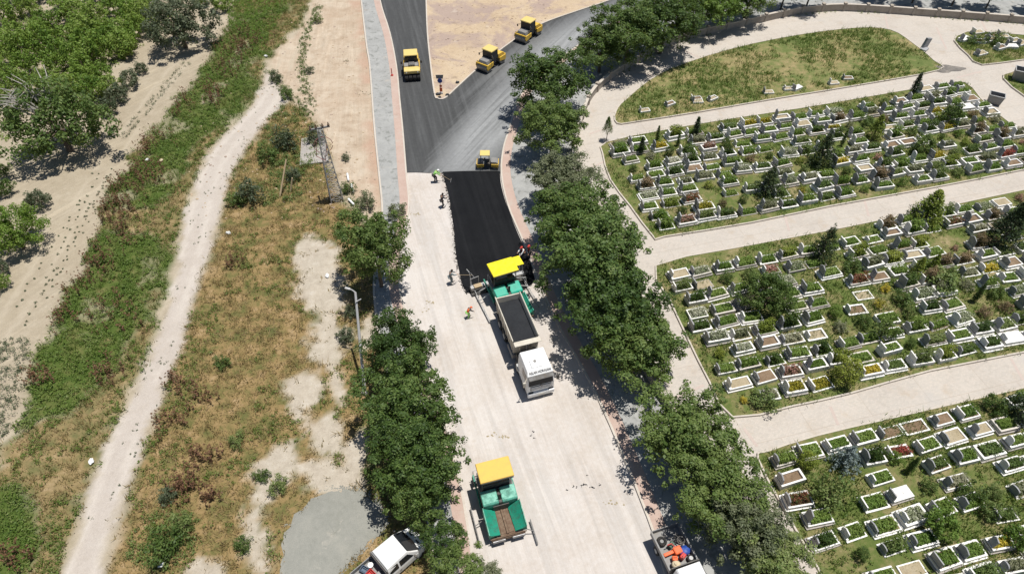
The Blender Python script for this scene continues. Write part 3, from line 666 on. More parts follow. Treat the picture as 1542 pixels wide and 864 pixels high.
def make_crown(kind, seed):
    r = np.random.default_rng(seed)
    if kind == 'street':        # about 3 m in radius, 7 m high
        c, rad = crown_clumps(2.8, 2.7, 4.1, 84, .5, r, -.85, .2)
        v1, f1 = leaves(c, rad, 185, .155, .7, .3, .6, r)
        ci, ri = crown_clumps(1.5, 1.4, 4.1, 14, .8, r); v2, f2 = leaves(ci, ri, 100, .28, .2, .2, .6, r)
        a = r.random(26) * 6.28; z = r.random(26) * 1.7 - .75; s = np.sqrt(np.maximum(0, 1 - z * z * .8)) * (.92 + .16 * r.random(26))
        ct = np.stack([2.9 * s * np.cos(a), 2.9 * s * np.sin(a), 4.1 + 2.6 * z], 1); v3, f3 = leaves(ct, np.full(26, .26), 34, .18, .3, .2, .6, r)
        return np.concatenate([v1, v2, v3]), np.concatenate([f1, f2 + len(v1), f3 + len(v1) + len(v2)])
    if kind == 'feather':       # loose pine-like crown of thin sprays
        c, rad = crown_clumps(1.9, 1.6, 2.6, 60, .36, r, -.6, .3)
        return leaves(c, rad, 90, .24, .8, .1, .28, r)
    if kind == 'orchard':       # bushy, 1.5 m radius
        c, rad = crown_clumps(1.2, 1.0, 1.15, 34, .36, r, -.75, .25)
        return leaves(c, rad, 60, .18, .4, .3, .55, r)
    if kind == 'bush':          # 1 m radius bush to the ground
        c, rad = crown_clumps(.75, .6, .55, 26, .26, r, -.8, .38)
        return leaves(c, rad, 44, .13, .4, .3, .5, r)
    if kind == 'round':         # clipped thuja ball 1 m radius
        c, rad = crown_clumps(.85, 1.05, 1.1, 46, .26, r, -.9, .03)
        return leaves(c, rad, 55, .13, .3, .5, .4, r)
    if kind == 'cone':          # pointed evergreen, 1 m base radius, 3 m high
        c = []; rad = []
        for i in range(70):
            t = (i + .5) / 70; a = i * 2.4; w = .95 * (1 - t) ** .8 * (1 + .15 * math.sin(i * 1.9)); c.append((w * .8 * math.cos(a), w * .8 * math.sin(a), .15 + 2.75 * t)); rad.append(.14 + .3 * (1 - t))
        return leaves(c, rad, 40, .16, .5, .3, .4, r)
    if kind == 'column':        # slim cypress .35 m radius, 3 m high
        c = []; rad = []
        for i in range(40):
            t = (i + .5) / 40; a = i * 2.4; w = .2 * math.sin(math.pi * min(1, t * .75 + .22)) ; c.append((w * math.cos(a), w * math.sin(a), .2 + 2.8 * t)); rad.append(.13 + .16 * (1 - t))
        return leaves(c, rad, 60, .13, .8, .2, .4, r)
    if kind == 'spruce':        # layered spruce, 1.3 m radius, 3 m high
        c = []; rad = []
        for lv in range(8):
            t = lv / 8; w = 1.35 * (1 - t) ** .9
            for j in range(int(9 - lv * .8)):
                a = j * 6.283 / int(9 - lv * .8) + lv * .5
                for q in (.35, .65, .95): c.append((w * q * math.cos(a), w * q * math.sin(a), .35 + 2.6 * t - .18 * q)); rad.append(.16 + .13 * (1 - q))
        c.append((0, 0, 2.95)); rad.append(.15)
        return leaves(c, rad, 20, .15, .5, .2, .4, r)
    if kind == 'walnut':        # broad old tree
        c, rad = crown_clumps(3.4, 2.2, 2.7, 100, .6, r, -.8, .28)
        return leaves(c, rad, 110, .21, .5, .3, .6, r)
_me = {}
def crown_mesh(kind, var, mat):
    k = (kind, var, mat)
    if k not in _me:
        v, f = make_crown(kind, hash((kind, var)) % 9999 if False else sum(map(ord, kind)) * 7 + var * 131)
        _me[k] = np_mesh('crown', v, f, M[mat])
    return _me[k]
TR = {'street': (4.6, .16, 1.9, 6), 'feather': (2.4, .09, 1.2, 5), 'orchard': (1.3, .07, .7, 5), 'bush': (.6, .04, .4, 5), 'round': (1., .08, .2, 3), 'cone': (2.2, .08, .3, 3),
      'column': (2.4, .05, .1, 3), 'spruce': (2.5, .08, .3, 3), 'walnut': (2.9, .24, 2.4, 8)}
def trunk_mesh(kind, var):
    k = (kind, var)
    if k not in _me:
        h, r0, sp, nl = TR[kind]; _me[k] = trunk_mb(h, r0, sp, nl, var * 13 + len(kind)).mesh('trunk', M['bark'], True)
    return _me[k]
def tree(name, cat, kind, var, mat, x, y, z, s, label, group=None, sz=None, rz=None, trunk=True):
    t = thing(name, label, cat, (x, y, z), random.uniform(0, 6.28) if rz is None else rz, group)
    t.scale = (s, s, sz or s)
    link('crown', crown_mesh(kind, var, mat), t)
    if trunk: link('trunk', trunk_mesh(kind, var), t)
    return t

# ------------------------------------------------------------------ street trees (crown centre in the photograph, radius in pixels)
ST = [  # px, py, crown radius px, leaf, label
    (562, 370, 59, 'dense round street tree standing alone on the left footway beside the milled road'),
    (598, 522, 60, 'leafy street tree at the road edge just right of the pale lamp post'),
    (612, 604, 74, 'tall dark green street tree, second from the lamp post, overhanging the milled road'),
    (628, 684, 78, 'broad dark street tree left of the ochre-roofed parked paver'),
    (632, 732, 60, 'street tree above the nose of the white pickup'),
    (828, 118, 62, 'rounded dark street tree at the bend between asphalt road and cemetery path'),
    (832, 188, 56, 'street tree by the red kerb right of the small yellow roller'),
    (846, 268, 54, 'olive tinted street tree beside the far end of the fresh asphalt'),
    (868, 330, 74, 'mid green street tree right of the middle of the fresh asphalt strip'),
    (897, 390, 84, 'large bright green street tree behind the two workers in red'),
    (922, 455, 86, 'large spreading street tree right of the working paver'),
    (960, 518, 76, 'greyish green street tree nearest the dump truck'),
    (1036, 652, 80, 'big street tree shading the right footway below the dump truck'),
    (1078, 728, 78, 'wide street tree with dense shadow on the right footway'),
    (1126, 796, 68, 'pale olive street tree beside the dropside lorry'),
    (1168, 850, 66, 'bright green street tree at the bottom edge beside the lower plot'),
    (906, 68, 46, 'smaller street tree by the cemetery wall above the road bend'),
    (950, 42, 60, 'upright street tree overlapping the wall at the top of the road'),
    (1003, 26, 58, 'dark street tree behind the wall, fourth along from the bend'),
    (1050, 6, 46, 'fresh light green street tree behind the wall at the top edge'),
    (1092, 0, 44, 'yellowish green tree behind the wall at the top edge'),
    (1130, -10, 44, 'dark tree behind the wall where the top row thins out'),
]
for i, (px, py, rp, lb) in enumerate(ST):
    depth = proj(*G(px, py, 4.0))[2]; s = rp * depth / F / 2.95; sz = s * (1.06 if i == 0 else .7 if i >= 16 else .74 if i >= 5 else .82 if s > 1.1 else .9)
    c = G(px, py, .14 + 4.1 * sz)
    mat = 'leaf_lush' if i in (19, 20) else 'leaf_walnut' if i in (9, 15) else 'leaf_olive' if i in (7, 14) else 'leaf_street'
    tree('street_tree', 'tree', 'street', i % 5, mat, c.x, c.y, .14, s, lb, 'street trees lining the road', sz)
for i, (px, py, lb) in enumerate([(1178, 18, 'first thin-trunked tree behind the wall right of the dark top row'), (1215, 20, 'slender tree whose trunk stands close against the wall top left of the mound'),
        (1322, 4, 'tree trunk behind the wall above the right end of the mound'), (1377, 9, 'tree trunk behind the wall above the grey dumped slab'),
        (1437, 13, 'tree with small visible crown behind the wall above the corner plot'), (1489, 17, 'tree behind the wall near the top right corner'), (1560, 22, 'last tree behind the wall at the right edge')]):
    p = G(px, py, .14); tree('street_tree', 'tree', 'street', i % 5, 'leaf_street', p.x, p.y + .9, .14, .84 if px > 1250 else .9, lb, 'street trees lining the road', sz=.95)
for px, py, rp, k, mt, lb in ((666, 814, 40, 'feather', 'leaf_street', 'feathery low tree in front of the white pickup nose'), (690, 856, 46, 'feather', 'leaf_street', 'low feathery tree at the bottom edge left of the milled road'),
        (735, 872, 30, 'feather', 'leaf_olive', 'small loose tree at the bottom edge by the left kerb')):
    depth = proj(*G(px, py, 2.6))[2]; s = rp * depth / F / 2.0; c = G(px, py, 2.6 * s)
    tree('roadside_tree', 'tree', k, 1, mt, c.x, c.y, .1, s, lb)

# ------------------------------------------------------------------ orchard
def at_crown(px, py, zc, rp, r0):
    depth = proj(*G(px, py, zc))[2]; s = rp * depth / F / r0; return G(px, py, zc * s), s
for px, py, rp, sz, var, mt, lb in ((78, 178, 84, 1., 0, 'leaf_walnut', 'big old orchard tree with bare grey branches poking from its crown'), (266, 34, 58, 1., 1, 'leaf_grey', 'broad dark grey-green tree standing apart on the sandy orchard floor'),
        (18, 348, 52, 1.1, 2, 'leaf_orchard', 'bright rounded tree at the left edge with a shadow on the farm track')):
    c, s = at_crown(px, py, 2.7, rp, 4.0)
    t = tree('orchard_tree', 'tree', 'walnut', var, mt, c.x, c.y, gz(c.x, c.y) - .02, s, lb, None, s * sz)
    if var == 0:
        mb = MB(); rr = random.Random(4)
        for k in range(11):
            a = rr.uniform(1.2, 4.4); q = rr.uniform(.6, 1.9); p0 = Vector((math.cos(a) * q * .5, math.sin(a) * q * .5, 3.4))
            p1 = p0 + Vector((math.cos(a) * 1.1, math.sin(a) * 1.1, 1.5)); p2 = p1 + Vector((math.cos(a + .4) * .9, math.sin(a + .4) * .9, .5))
            mb.tube([p0, p1, p2], .06, 5, .015)
            for j in range(4):
                w = rr.random(); b = p0.lerp(p1, .3 + .7 * w); mb.tube([b, b + Vector((rr.uniform(-.9, .9), rr.uniform(-.9, .9), rr.uniform(.1, .6)))], .025, 4, .008)
        mb.build('dead_branches', M['deadwood'], t)
rows = []                                   # (crown px, py, radius px)
orch = [(0, 18), (38, 8), (70, 26), (20, 48), (105, 12), (140, 20), (60, 62), (98, 52), (132, 50), (10, 84), (40, 96), (168, 6), (172, 40), (78, 92), (112, 84), (148, 76), (182, 66), (28, 122), (118, 112), (150, 106),
        (204, 4), (218, 22), (6, 112), (95, 128), (90, -4), (50, -14), (130, -12), (175, -20), (222, -14), (15, -18), (185, 55), (158, 130), (135, 132), (300, -8), (330, 0), (-14, 60), (128, 66), (205, 40), (66, 118), (56, 40), (160, 52), (-8, 140), (84, 74), (118, 36), (8, 62), (32, 72), (122, 96), (146, 42), (192, 22)]
ob = sorted(orch, key=lambda p: p[1]); rws = []
for p in ob:
    if rws and p[1] - rws[-1][0][1] < 22: rws[-1].append(p)
    else: rws.append([p])
for ri, rw in enumerate(rws):
    for ci, (px, py) in enumerate(sorted(rw)):
        rp = random.uniform(20, 27) if px < 260 else 20
        c, s = at_crown(px, py, 1.15, rp, 1.5)
        tree('orchard_bush', 'bush', 'orchard', random.randrange(4), 'leaf_orchard', c.x, c.y, gz(c.x, c.y) - .02, s, 'bright green orchard bush, %s from left in %s row from the top' % (ordw(ci + 1), ordw(ri + 1)), 'bright green orchard bushes', s * random.uniform(.85, 1.2))
for i, (px, py, rp, mt, lb) in enumerate([(212, 102, 12, 'leaf_grey', 'small upright grey-green shrub at the end of the shrub row'), (194, 118, 19, 'leaf_grey', 'grey-green shrub, second of the row along the farm track'), (176, 140, 19, 'leaf_grey', 'grey-green shrub, third of the row along the farm track'),
        (160, 160, 18, 'leaf_grey', 'grey-green shrub, last of the row, touching the big old tree'), (184, 62, 18, 'leaf_orchard', 'rounded bright bush alone at the orchard corner'), (184, 76, 15, 'leaf_orchard', 'bright bush in front of the orchard corner'),
        (4, 256, 14, 'leaf_street', 'dark bush at the left edge below the big tree'), (3, 282, 18, 'leaf_street', 'dark rounded bush at the left edge above the sprawling shrub'), (56, 300, 21, 'leaf_grey', 'sprawling grey shrub beside the farm track'), (0, 402, 16, 'leaf_grey', 'low grey-green shrub at the left edge below the bright tree'), (-4, 425, 18, 'leaf_orchard', 'low shrub in the shade at the left edge')]):
    c, s = at_crown(px, py, 1.15, rp, 1.5)
    tree('field_shrub', 'shrub', 'orchard', i % 4, mt, c.x, c.y, gz(c.x, c.y) - .02, s, lb)
# shrubs in the dry field
for i, (px, py, rp, mt, lb) in enumerate([(428, 210, 26, 'leaf_grey', 'dark shrub left of the lattice pylon'), (402, 232, 22, 'leaf_street', 'green shrub at the edge of the gravel track near the pylon'), (375, 290, 27, 'leaf_grey', 'dense bluish shrub mound beside the gravel track'), (352, 300, 18, 'leaf_street', 'low shrub touching the gravel track'),
        (440, 262, 17, 'leaf_grey', 'narrow dark shrub between the wooden posts and the pylon'), (475, 205, 20, 'leaf_grey', 'scrubby shrub at the top of the pylon'), (524, 282, 14, 'leaf_street', 'thin shrub right of the pylon foot'), (246, 818, 36, 'leaf_street', 'large green shrub right of the gravel track near the bottom'),
        (275, 790, 24, 'leaf_walnut', 'green shrub above the large one near the bottom'), (365, 820, 18, 'leaf_street', 'shrub by the white patch near the grit heap'), (420, 730, 20, 'leaf_walnut', 'shrub on the pale patch left of the grit heap'), (335, 545, 17, 'leaf_walnut', 'small shrub alone in the dry field'), (520, 505, 18, 'leaf_grey', 'shrub left of the lamp post'),
        (528, 470, 15, 'leaf_grey', 'shrub below the lamp post head'), (355, 662, 18, 'leaf_walnut', 'small shrub in the middle of the dry field'), (395, 715, 16, 'leaf_street', 'shrub at the edge of the pale patch'), (250, 745, 20, 'leaf_grey', 'dark tangled shrub beside the gravel track'), (415, 115, 13, 'leaf_grey', 'upper of two low shrubs on the dirt bank'), (432, 140, 14, 'leaf_street', 'lower of two low shrubs on the dirt bank'),
        (465, 105, 9, 'leaf_grey', 'small tuft shrub on the dirt strip'), (478, 28, 10, 'leaf_walnut', 'small shrub at the top of the dirt strip'), (520, 236, 9, 'leaf_grey', 'tiny shrub on the dirt right of the pylon'), (596, 318, 20, 'leaf_olive', 'thin sprawling shrub above the lone street tree'), (552, 302, 20, 'leaf_olive', 'loose shrub left of the footway above the lone street tree')]):
    c, s = at_crown(px, py, .6, rp, 1.0)
    tree('wild_shrub', 'shrub', 'bush', i % 4, mt, c.x, c.y, max(gz(c.x, c.y), -.05), s, lb)
# ================================================================== CEMETERY
M['palestone'] = surface('pale_travertine', [(.3, (.42, .39, .34)), (.5, (.54, .5, .45)), (.75, (.62, .58, .53))], .9, 5., .7, .1, .2)
def ring_mb(L, Wd, h, z0, b):
    """marble surround: outer L x Wd, rim b wide"""
    mb = MB(); o = [(-L / 2, -Wd / 2), (L / 2, -Wd / 2), (L / 2, Wd / 2), (-L / 2, Wd / 2)]; i = [(x - math.copysign(b, x), y - math.copysign(b, y)) for x, y in o]
    vs = [(x, y, z0) for x, y in o] + [(x, y, h) for x, y in o] + [(x, y, h) for x, y in i] + [(x, y, h - .16) for x, y in i]
    fs = [(k + a, (k + 1) % 4 + a, (k + 1) % 4 + a + 4, k + a + 4) for a in (0, 4, 8) for k in range(4)]
    return mb.add(vs, fs)
def stone_mb(w, h, t, top, lean=-.12):
    prof = [(-w / 2, 0), (w / 2, 0)]
    if top == 'round': prof += [(w / 2 * math.cos(a), h * .72 + h * .28 * math.sin(a)) for a in np.linspace(0, math.pi, 11)]
    elif top == 'point': prof += [(w / 2, h * .75), (w * .25, h * .9), (0, h), (-w * .25, h * .9), (-w / 2, h * .75)]
    elif top == 'slant': prof += [(w / 2, h * .8), (w * .2, h), (-w / 2, h * .86)]
    else: prof += [(w / 2, h), (-w / 2, h)]
    mb = MB().prism(prof, 'x', -t / 2, t / 2)
    mb.v = [(x + z * lean, y, z) for x, y, z in mb.v]
    return mb
TOPS = ['round', 'point', 'slant', 'flat']
L0, W0 = 2.0, 1.16
def place_stone(mb, x=-.9, z=.4): mb.v = [(a + x, b, c + z) for a, b, c in mb.v]; return mb
GM = {'sur': [], 'pl': [], 'stone': [], 'bed': {}, 'pt': {}}
for k, (h, rim) in enumerate(((.42, .13), (.5, .16), (.36, .11))):
    GM['sur'].append(ring_mb(L0, W0, h, .0, rim).mesh('surround', M['marble']))
GM['sur'] = GM['sur'] * 3 + [ring_mb(L0, W0, .4, .0, .15).mesh('surround', M['palestone']), ring_mb(L0, W0, .34, .0, .12).mesh('surround', M['slab'])]
for k in range(2):
    GM['pl'].append(MB().box((0, 0, .08), (L0 + .22, W0 + .2, .16)).mesh('plinth', M['marble' if k == 0 else 'slab']))
for k in range(8):
    mb = place_stone(stone_mb((.72, .84, .66, .9)[k % 4], (.86, .72, .95, .62)[(k + k // 4) % 4], .1, TOPS[k % 4], (-.1, -.22, .05, -.16)[(k * 3) % 4]))
    mb.box((-.9, 0, .4), (.2, .9, .12))
    GM['stone'].append(mb.mesh('headstone', M['greystone' if k % 3 else 'marble']))
def bedmesh(mat):
    n, m = 10, 6; vs = [((-L0 / 2 + .1) + (L0 - .2) * i / n, (-W0 / 2 + .1) + (W0 - .2) * j / m, .33 + (random.uniform(0, .05) + .05 * math.sin(math.pi * i / n) * math.sin(math.pi * j / m))) for j in range(m + 1) for i in range(n + 1)]
    return MB().add(vs, [(j * (n + 1) + i, j * (n + 1) + i + 1, (j + 1) * (n + 1) + i + 1, (j + 1) * (n + 1) + i) for j in range(m) for i in range(n)]).mesh('bed', M[mat])
for k in ('soil_dark', 'soil_pale', 'soil_green'): GM['bed'][k] = bedmesh(k)
GM['bed']['slab'] = MB().box((0, 0, .43), (L0 - .05, W0 - .05, .1)).box((-.25, 0, .49), (.2, .3, .05)).box((.35, 0, .49), (.2, .3, .05)).mesh('bed', M['marble'])
def planting(seed, n, rad, hz, mat, size=.13, per=40, spread=(.72, .32)):
    r = np.random.default_rng(seed); k = max(3, int(round(math.sqrt(n * 2.2)))); m = max(2, int(math.ceil(n / k))); i = np.arange(k * m); n = k * m     # an even, jittered bed
    c = np.stack([-spread[0] + (2 * spread[0] + .1) * ((i % k + .5) / k + r.normal(size=n) * .25 / k), -spread[1] + 2 * spread[1] * ((i // k + .5) / m + r.normal(size=n) * .22 / m), .4 + rad * .6 + r.random(n) * hz], 1)
    v, f = leaves(c, np.full(n, rad) * (.7 + .6 * r.random(n)), per, size, .6, .3, .5, r, .8)
    q = np.arange(18 * 9); cc = np.stack([-.78 + 1.6 * (q % 18 + .5) / 18, -.4 + .8 * (q // 18 + .5) / 9, np.full(len(q), .4)], 1); v2, f2 = leaves(cc, np.full(len(q), .05), 3, .13, .6, .3, .6, r)
    return np_mesh('plants', np.concatenate([v, v2]), np.concatenate([f, f2 + len(v)]), M[mat])
PT = {  # name: (words, bed, meshes)
    'grass': ('grass bed', 'soil_green', [planting(i, 40, .15, .05, 'grass_bed', .12, 26) for i in range(3)], 30),
    'sand': ('sandy bed', 'soil_pale', [None], 7),
    'soil': ('brown soil', 'soil_dark', [None], 5),
    'mixed': ('leafy plants', 'soil_dark', [planting(30 + i, 22, .22, .2, m, .13, 34) for i, m in enumerate(('leaf_walnut', 'leaf_street', 'leaf_lush', 'leaf_lush'))], 26),
    'yellow': ('yellow flowers', 'soil_green', [planting(40 + i, 18, .2, .15, 'leaf_yellow', .12, 30) for i in range(2)], 5),
    'pink': ('pink flowers', 'soil_green', [planting(50 + i, 16, .22, .3, 'leaf_pink', .12, 34) for i in range(2)], 2),
    'red': ('red flowers', 'soil_dark', [planting(60 + i, 16, .22, .25, 'leaf_red', .12, 34) for i in range(2)], 2),
    'dusty': ('dusty shrub', 'soil_pale', [planting(70 + i, 20, .24, .3, 'leaf_dusty', .13, 36) for i in range(2)], 9),
    'white': ('white flowers', 'soil_green', [planting(80 + i, 18, .22, .2, 'leaf_white', .12, 34) for i in range(1)], 3),
    'tall': ('tall bush', 'soil_green', [planting(90 + i, 18, .34, .6, m, .14, 50, (.55, .3)) for i, m in enumerate(('leaf_street', 'leaf_thuja', 'leaf_walnut', 'leaf_bronze', 'leaf_lush', 'leaf_street'))], 20),
    'slab': ('closed slab', 'slab', [None], 1)}
keys = list(PT); wts = [PT[k][3] for k in keys]
rg = random.Random(11)
cells = []
UA = R_(14.2); UV = Vector((math.cos(UA), math.sin(UA), 0)); VV_ = Vector((-math.sin(UA - R_(2)), math.cos(UA - R_(2)), 0))
US, VS = 2.22, 1.52
avoid = [G(*p) for p in ((1240, 250), (1157, 295), (1243, 392), (1160, 468), (1275, 585), (1405, 328), (1517, 372), (1275, 712), (1418, 815), (1330, 515), (1320, 208), (1392, 232), (1215, 712), (1440, 360), (1250, 765), (1255, 440), (1230, 420), (1060, 200), (1480, 720))]
for blk, org in (('upper', G(985, 357)), ('middle', G(1103, 628)), ('lower', G(1262, 902))):
    if blk == 'lower': org = G(1142, 692) - VV_ * VS * 11 + UV * 0.
    xs, ys, ij = [], [], []
    for j in range(-1, 22):
        for i in range(-14, 24):
            p = org + UV * (US * i + 1.35 + (.35 * math.sin(j * 2.1))) + VV_ * (VS * j + 1.0)
            xs.append(p.x); ys.append(p.y); ij.append((i, j))
    sd = sdist(np.array(xs), np.array(ys), PLOT[blk])
    rowsn = {}
    for (i, j), x, y, d in zip(ij, xs, ys, sd):
        px, py, dep = proj(x, y, .4)
        if d < .78 or not (-30 < px < 1575 and -20 < py < 885): continue
        if any((x - a.x) ** 2 + (y - a.y) ** 2 < 1.2 for a in avoid): continue
        if rg.random() < (.12 if d < 2.2 else .20): cells.append((blk, j, x, y, dep, None)); continue
        rowsn.setdefault(j, []).append((px, x, y, dep))
    for rn, j in enumerate(sorted(rowsn)):
        for cn, (px, x, y, dep) in enumerate(sorted(rowsn[j])): cells.append((blk, (rn, cn), x, y, dep, 1))
graves = sorted([c for c in cells if c[5]], key=lambda c: c[4]); empties = [c for c in cells if not c[5]]
print('graves', len(graves), 'empty', len(empties))
MAXG = 282
far_v = []
for gi, (blk, rc, x, y, dep, _) in enumerate(graves):
    kind = rg.choices(keys, wts)[0]; words, bed, pts, _w = PT[kind]
    rz = UA + rg.uniform(-.05, .05); sx, sy = rg.uniform(.8, 1.0), rg.uniform(.76, 1.04); x += rg.uniform(-.16, .16); y += rg.uniform(-.12, .12)
    rz += rg.uniform(-.06, .06)
    sur, st, pt, pl = rg.choice(GM['sur']), rg.choice(GM['stone']), rg.choice(pts), rg.choice(GM['pl']); hp = rg.random() < .72; hs = rg.random() < .92
    low = rg.random() < .26; szz = rg.uniform(.85, 1.25)
    if gi >= MAXG:
        far_v.append((x, y, rz, sx, sy, szz, sur, st, GM['bed'][bed], pt, pl)); continue
    t = thing('grave', 'white marble grave with %s, %s from left in %s row from front, %s plot' % (words, ordw(rc[1] + 1), ordw(rc[0] + 1), blk), 'grave', (x, y, .14 - (.27 if low else 0)), rz, 'white marble graves in the cemetery plots')
    t.scale = (sx, sy, szz)
    link('surround', sur, t); link('bed', GM['bed'][bed], t)
    if hs: link('headstone', st, t)
    if hp: link('plinth', pl, t)
    if pt:
        po = link('plants', pt, t); k_ = rg.uniform(.85, 1.2); po.scale = (rg.uniform(.95, 1.1), rg.uniform(.95, 1.2), k_); po.location.z = .4 * (1 - k_); po.rotation_euler = (0, 0, math.pi * rg.randrange(2))
if far_v:
    bm = bmesh.new(); mats = []
    for x, y, rz, sx, sy, szz, *ms in far_v:
        T = Matrix.Translation((x, y, .14)) @ Matrix.Rotation(rz, 4, 'Z') @ Matrix.Diagonal((sx, sy, szz, 1))
        for me in ms:
            if me is None: continue
            mt = me.materials[0]
            if mt not in mats: mats.append(mt)
            n0 = len(bm.verts); f0 = len(bm.faces); bm.from_mesh(me); bm.verts.ensure_lookup_table(); bm.faces.ensure_lookup_table()
            for v in bm.verts[n0:]: v.co = T @ v.co
            for f in bm.faces[f0:]: f.material_index = mats.index(mt)
    me = bpy.data.meshes.new('distant_graves'); bm.to_mesh(me); bm.free()
    for mt in mats: me.materials.append(mt)
    tag(link('distant_graves', me), 'mass of small white graves at the far back of the upper plot', 'graves', None, 'stuff')
# overgrown plots between the graves
E_lab = {}
er = {}
for blk, j, x, y, dep, _ in sorted(empties, key=lambda c: (c[0], -c[3], c[2])):
    if rg.random() < .12: continue
    kd, mt, s = rg.choice([('bush', 'leaf_walnut', .75), ('bush', 'leaf_street', .7), ('bush', 'leaf_dusty', .7), ('bush', 'leaf_lush', .7), ('bush', 'leaf_thuja', .6), ('column', 'leaf_street', .7), ('bush', 'leaf_pink', .5), ('bush', 'leaf_bronze', .7), ('bush', 'leaf_walnut', .95), ('bush', 'leaf_street', 1.), ('round', 'leaf_street', .55), ('round', 'leaf_lush', .5), ('round', 'leaf_street', .45), ('bush', 'leaf_yellow', .5)])
    er.setdefault(blk, []).append((x, y, kd, mt, s * rg.uniform(.8, 1.25)))
nm_ = {'leaf_walnut': 'mid green', 'leaf_street': 'dark green', 'leaf_dusty': 'dusty pale', 'leaf_lush': 'bright green', 'leaf_thuja': 'yellow-green', 'leaf_pink': 'pink flowering', 'leaf_bronze': 'bronze brown', 'leaf_yellow': 'yellow flowering'}
for blk, L_ in er.items():
    gr = {}
    for q in L_: gr.setdefault((q[2], q[3]), []).append(q)
    for (kd, mt), Q in gr.items():
        for n_, (x, y, kd, mt, s) in enumerate(sorted(Q)):
            w = {'bush': 'shrub', 'column': 'slim cypress', 'round': 'clipped ball shrub'}[kd]
            tree('cypress' if kd == 'column' else 'grave_shrub', 'shrub' if kd != 'column' else 'cypress', kd, n_ % 4, mt, x, y, .14, s, '%s %s, %s of its kind from left in the %s plot' % (nm_[mt], w, ordw(n_ + 1), blk), 'shrubs between the graves')
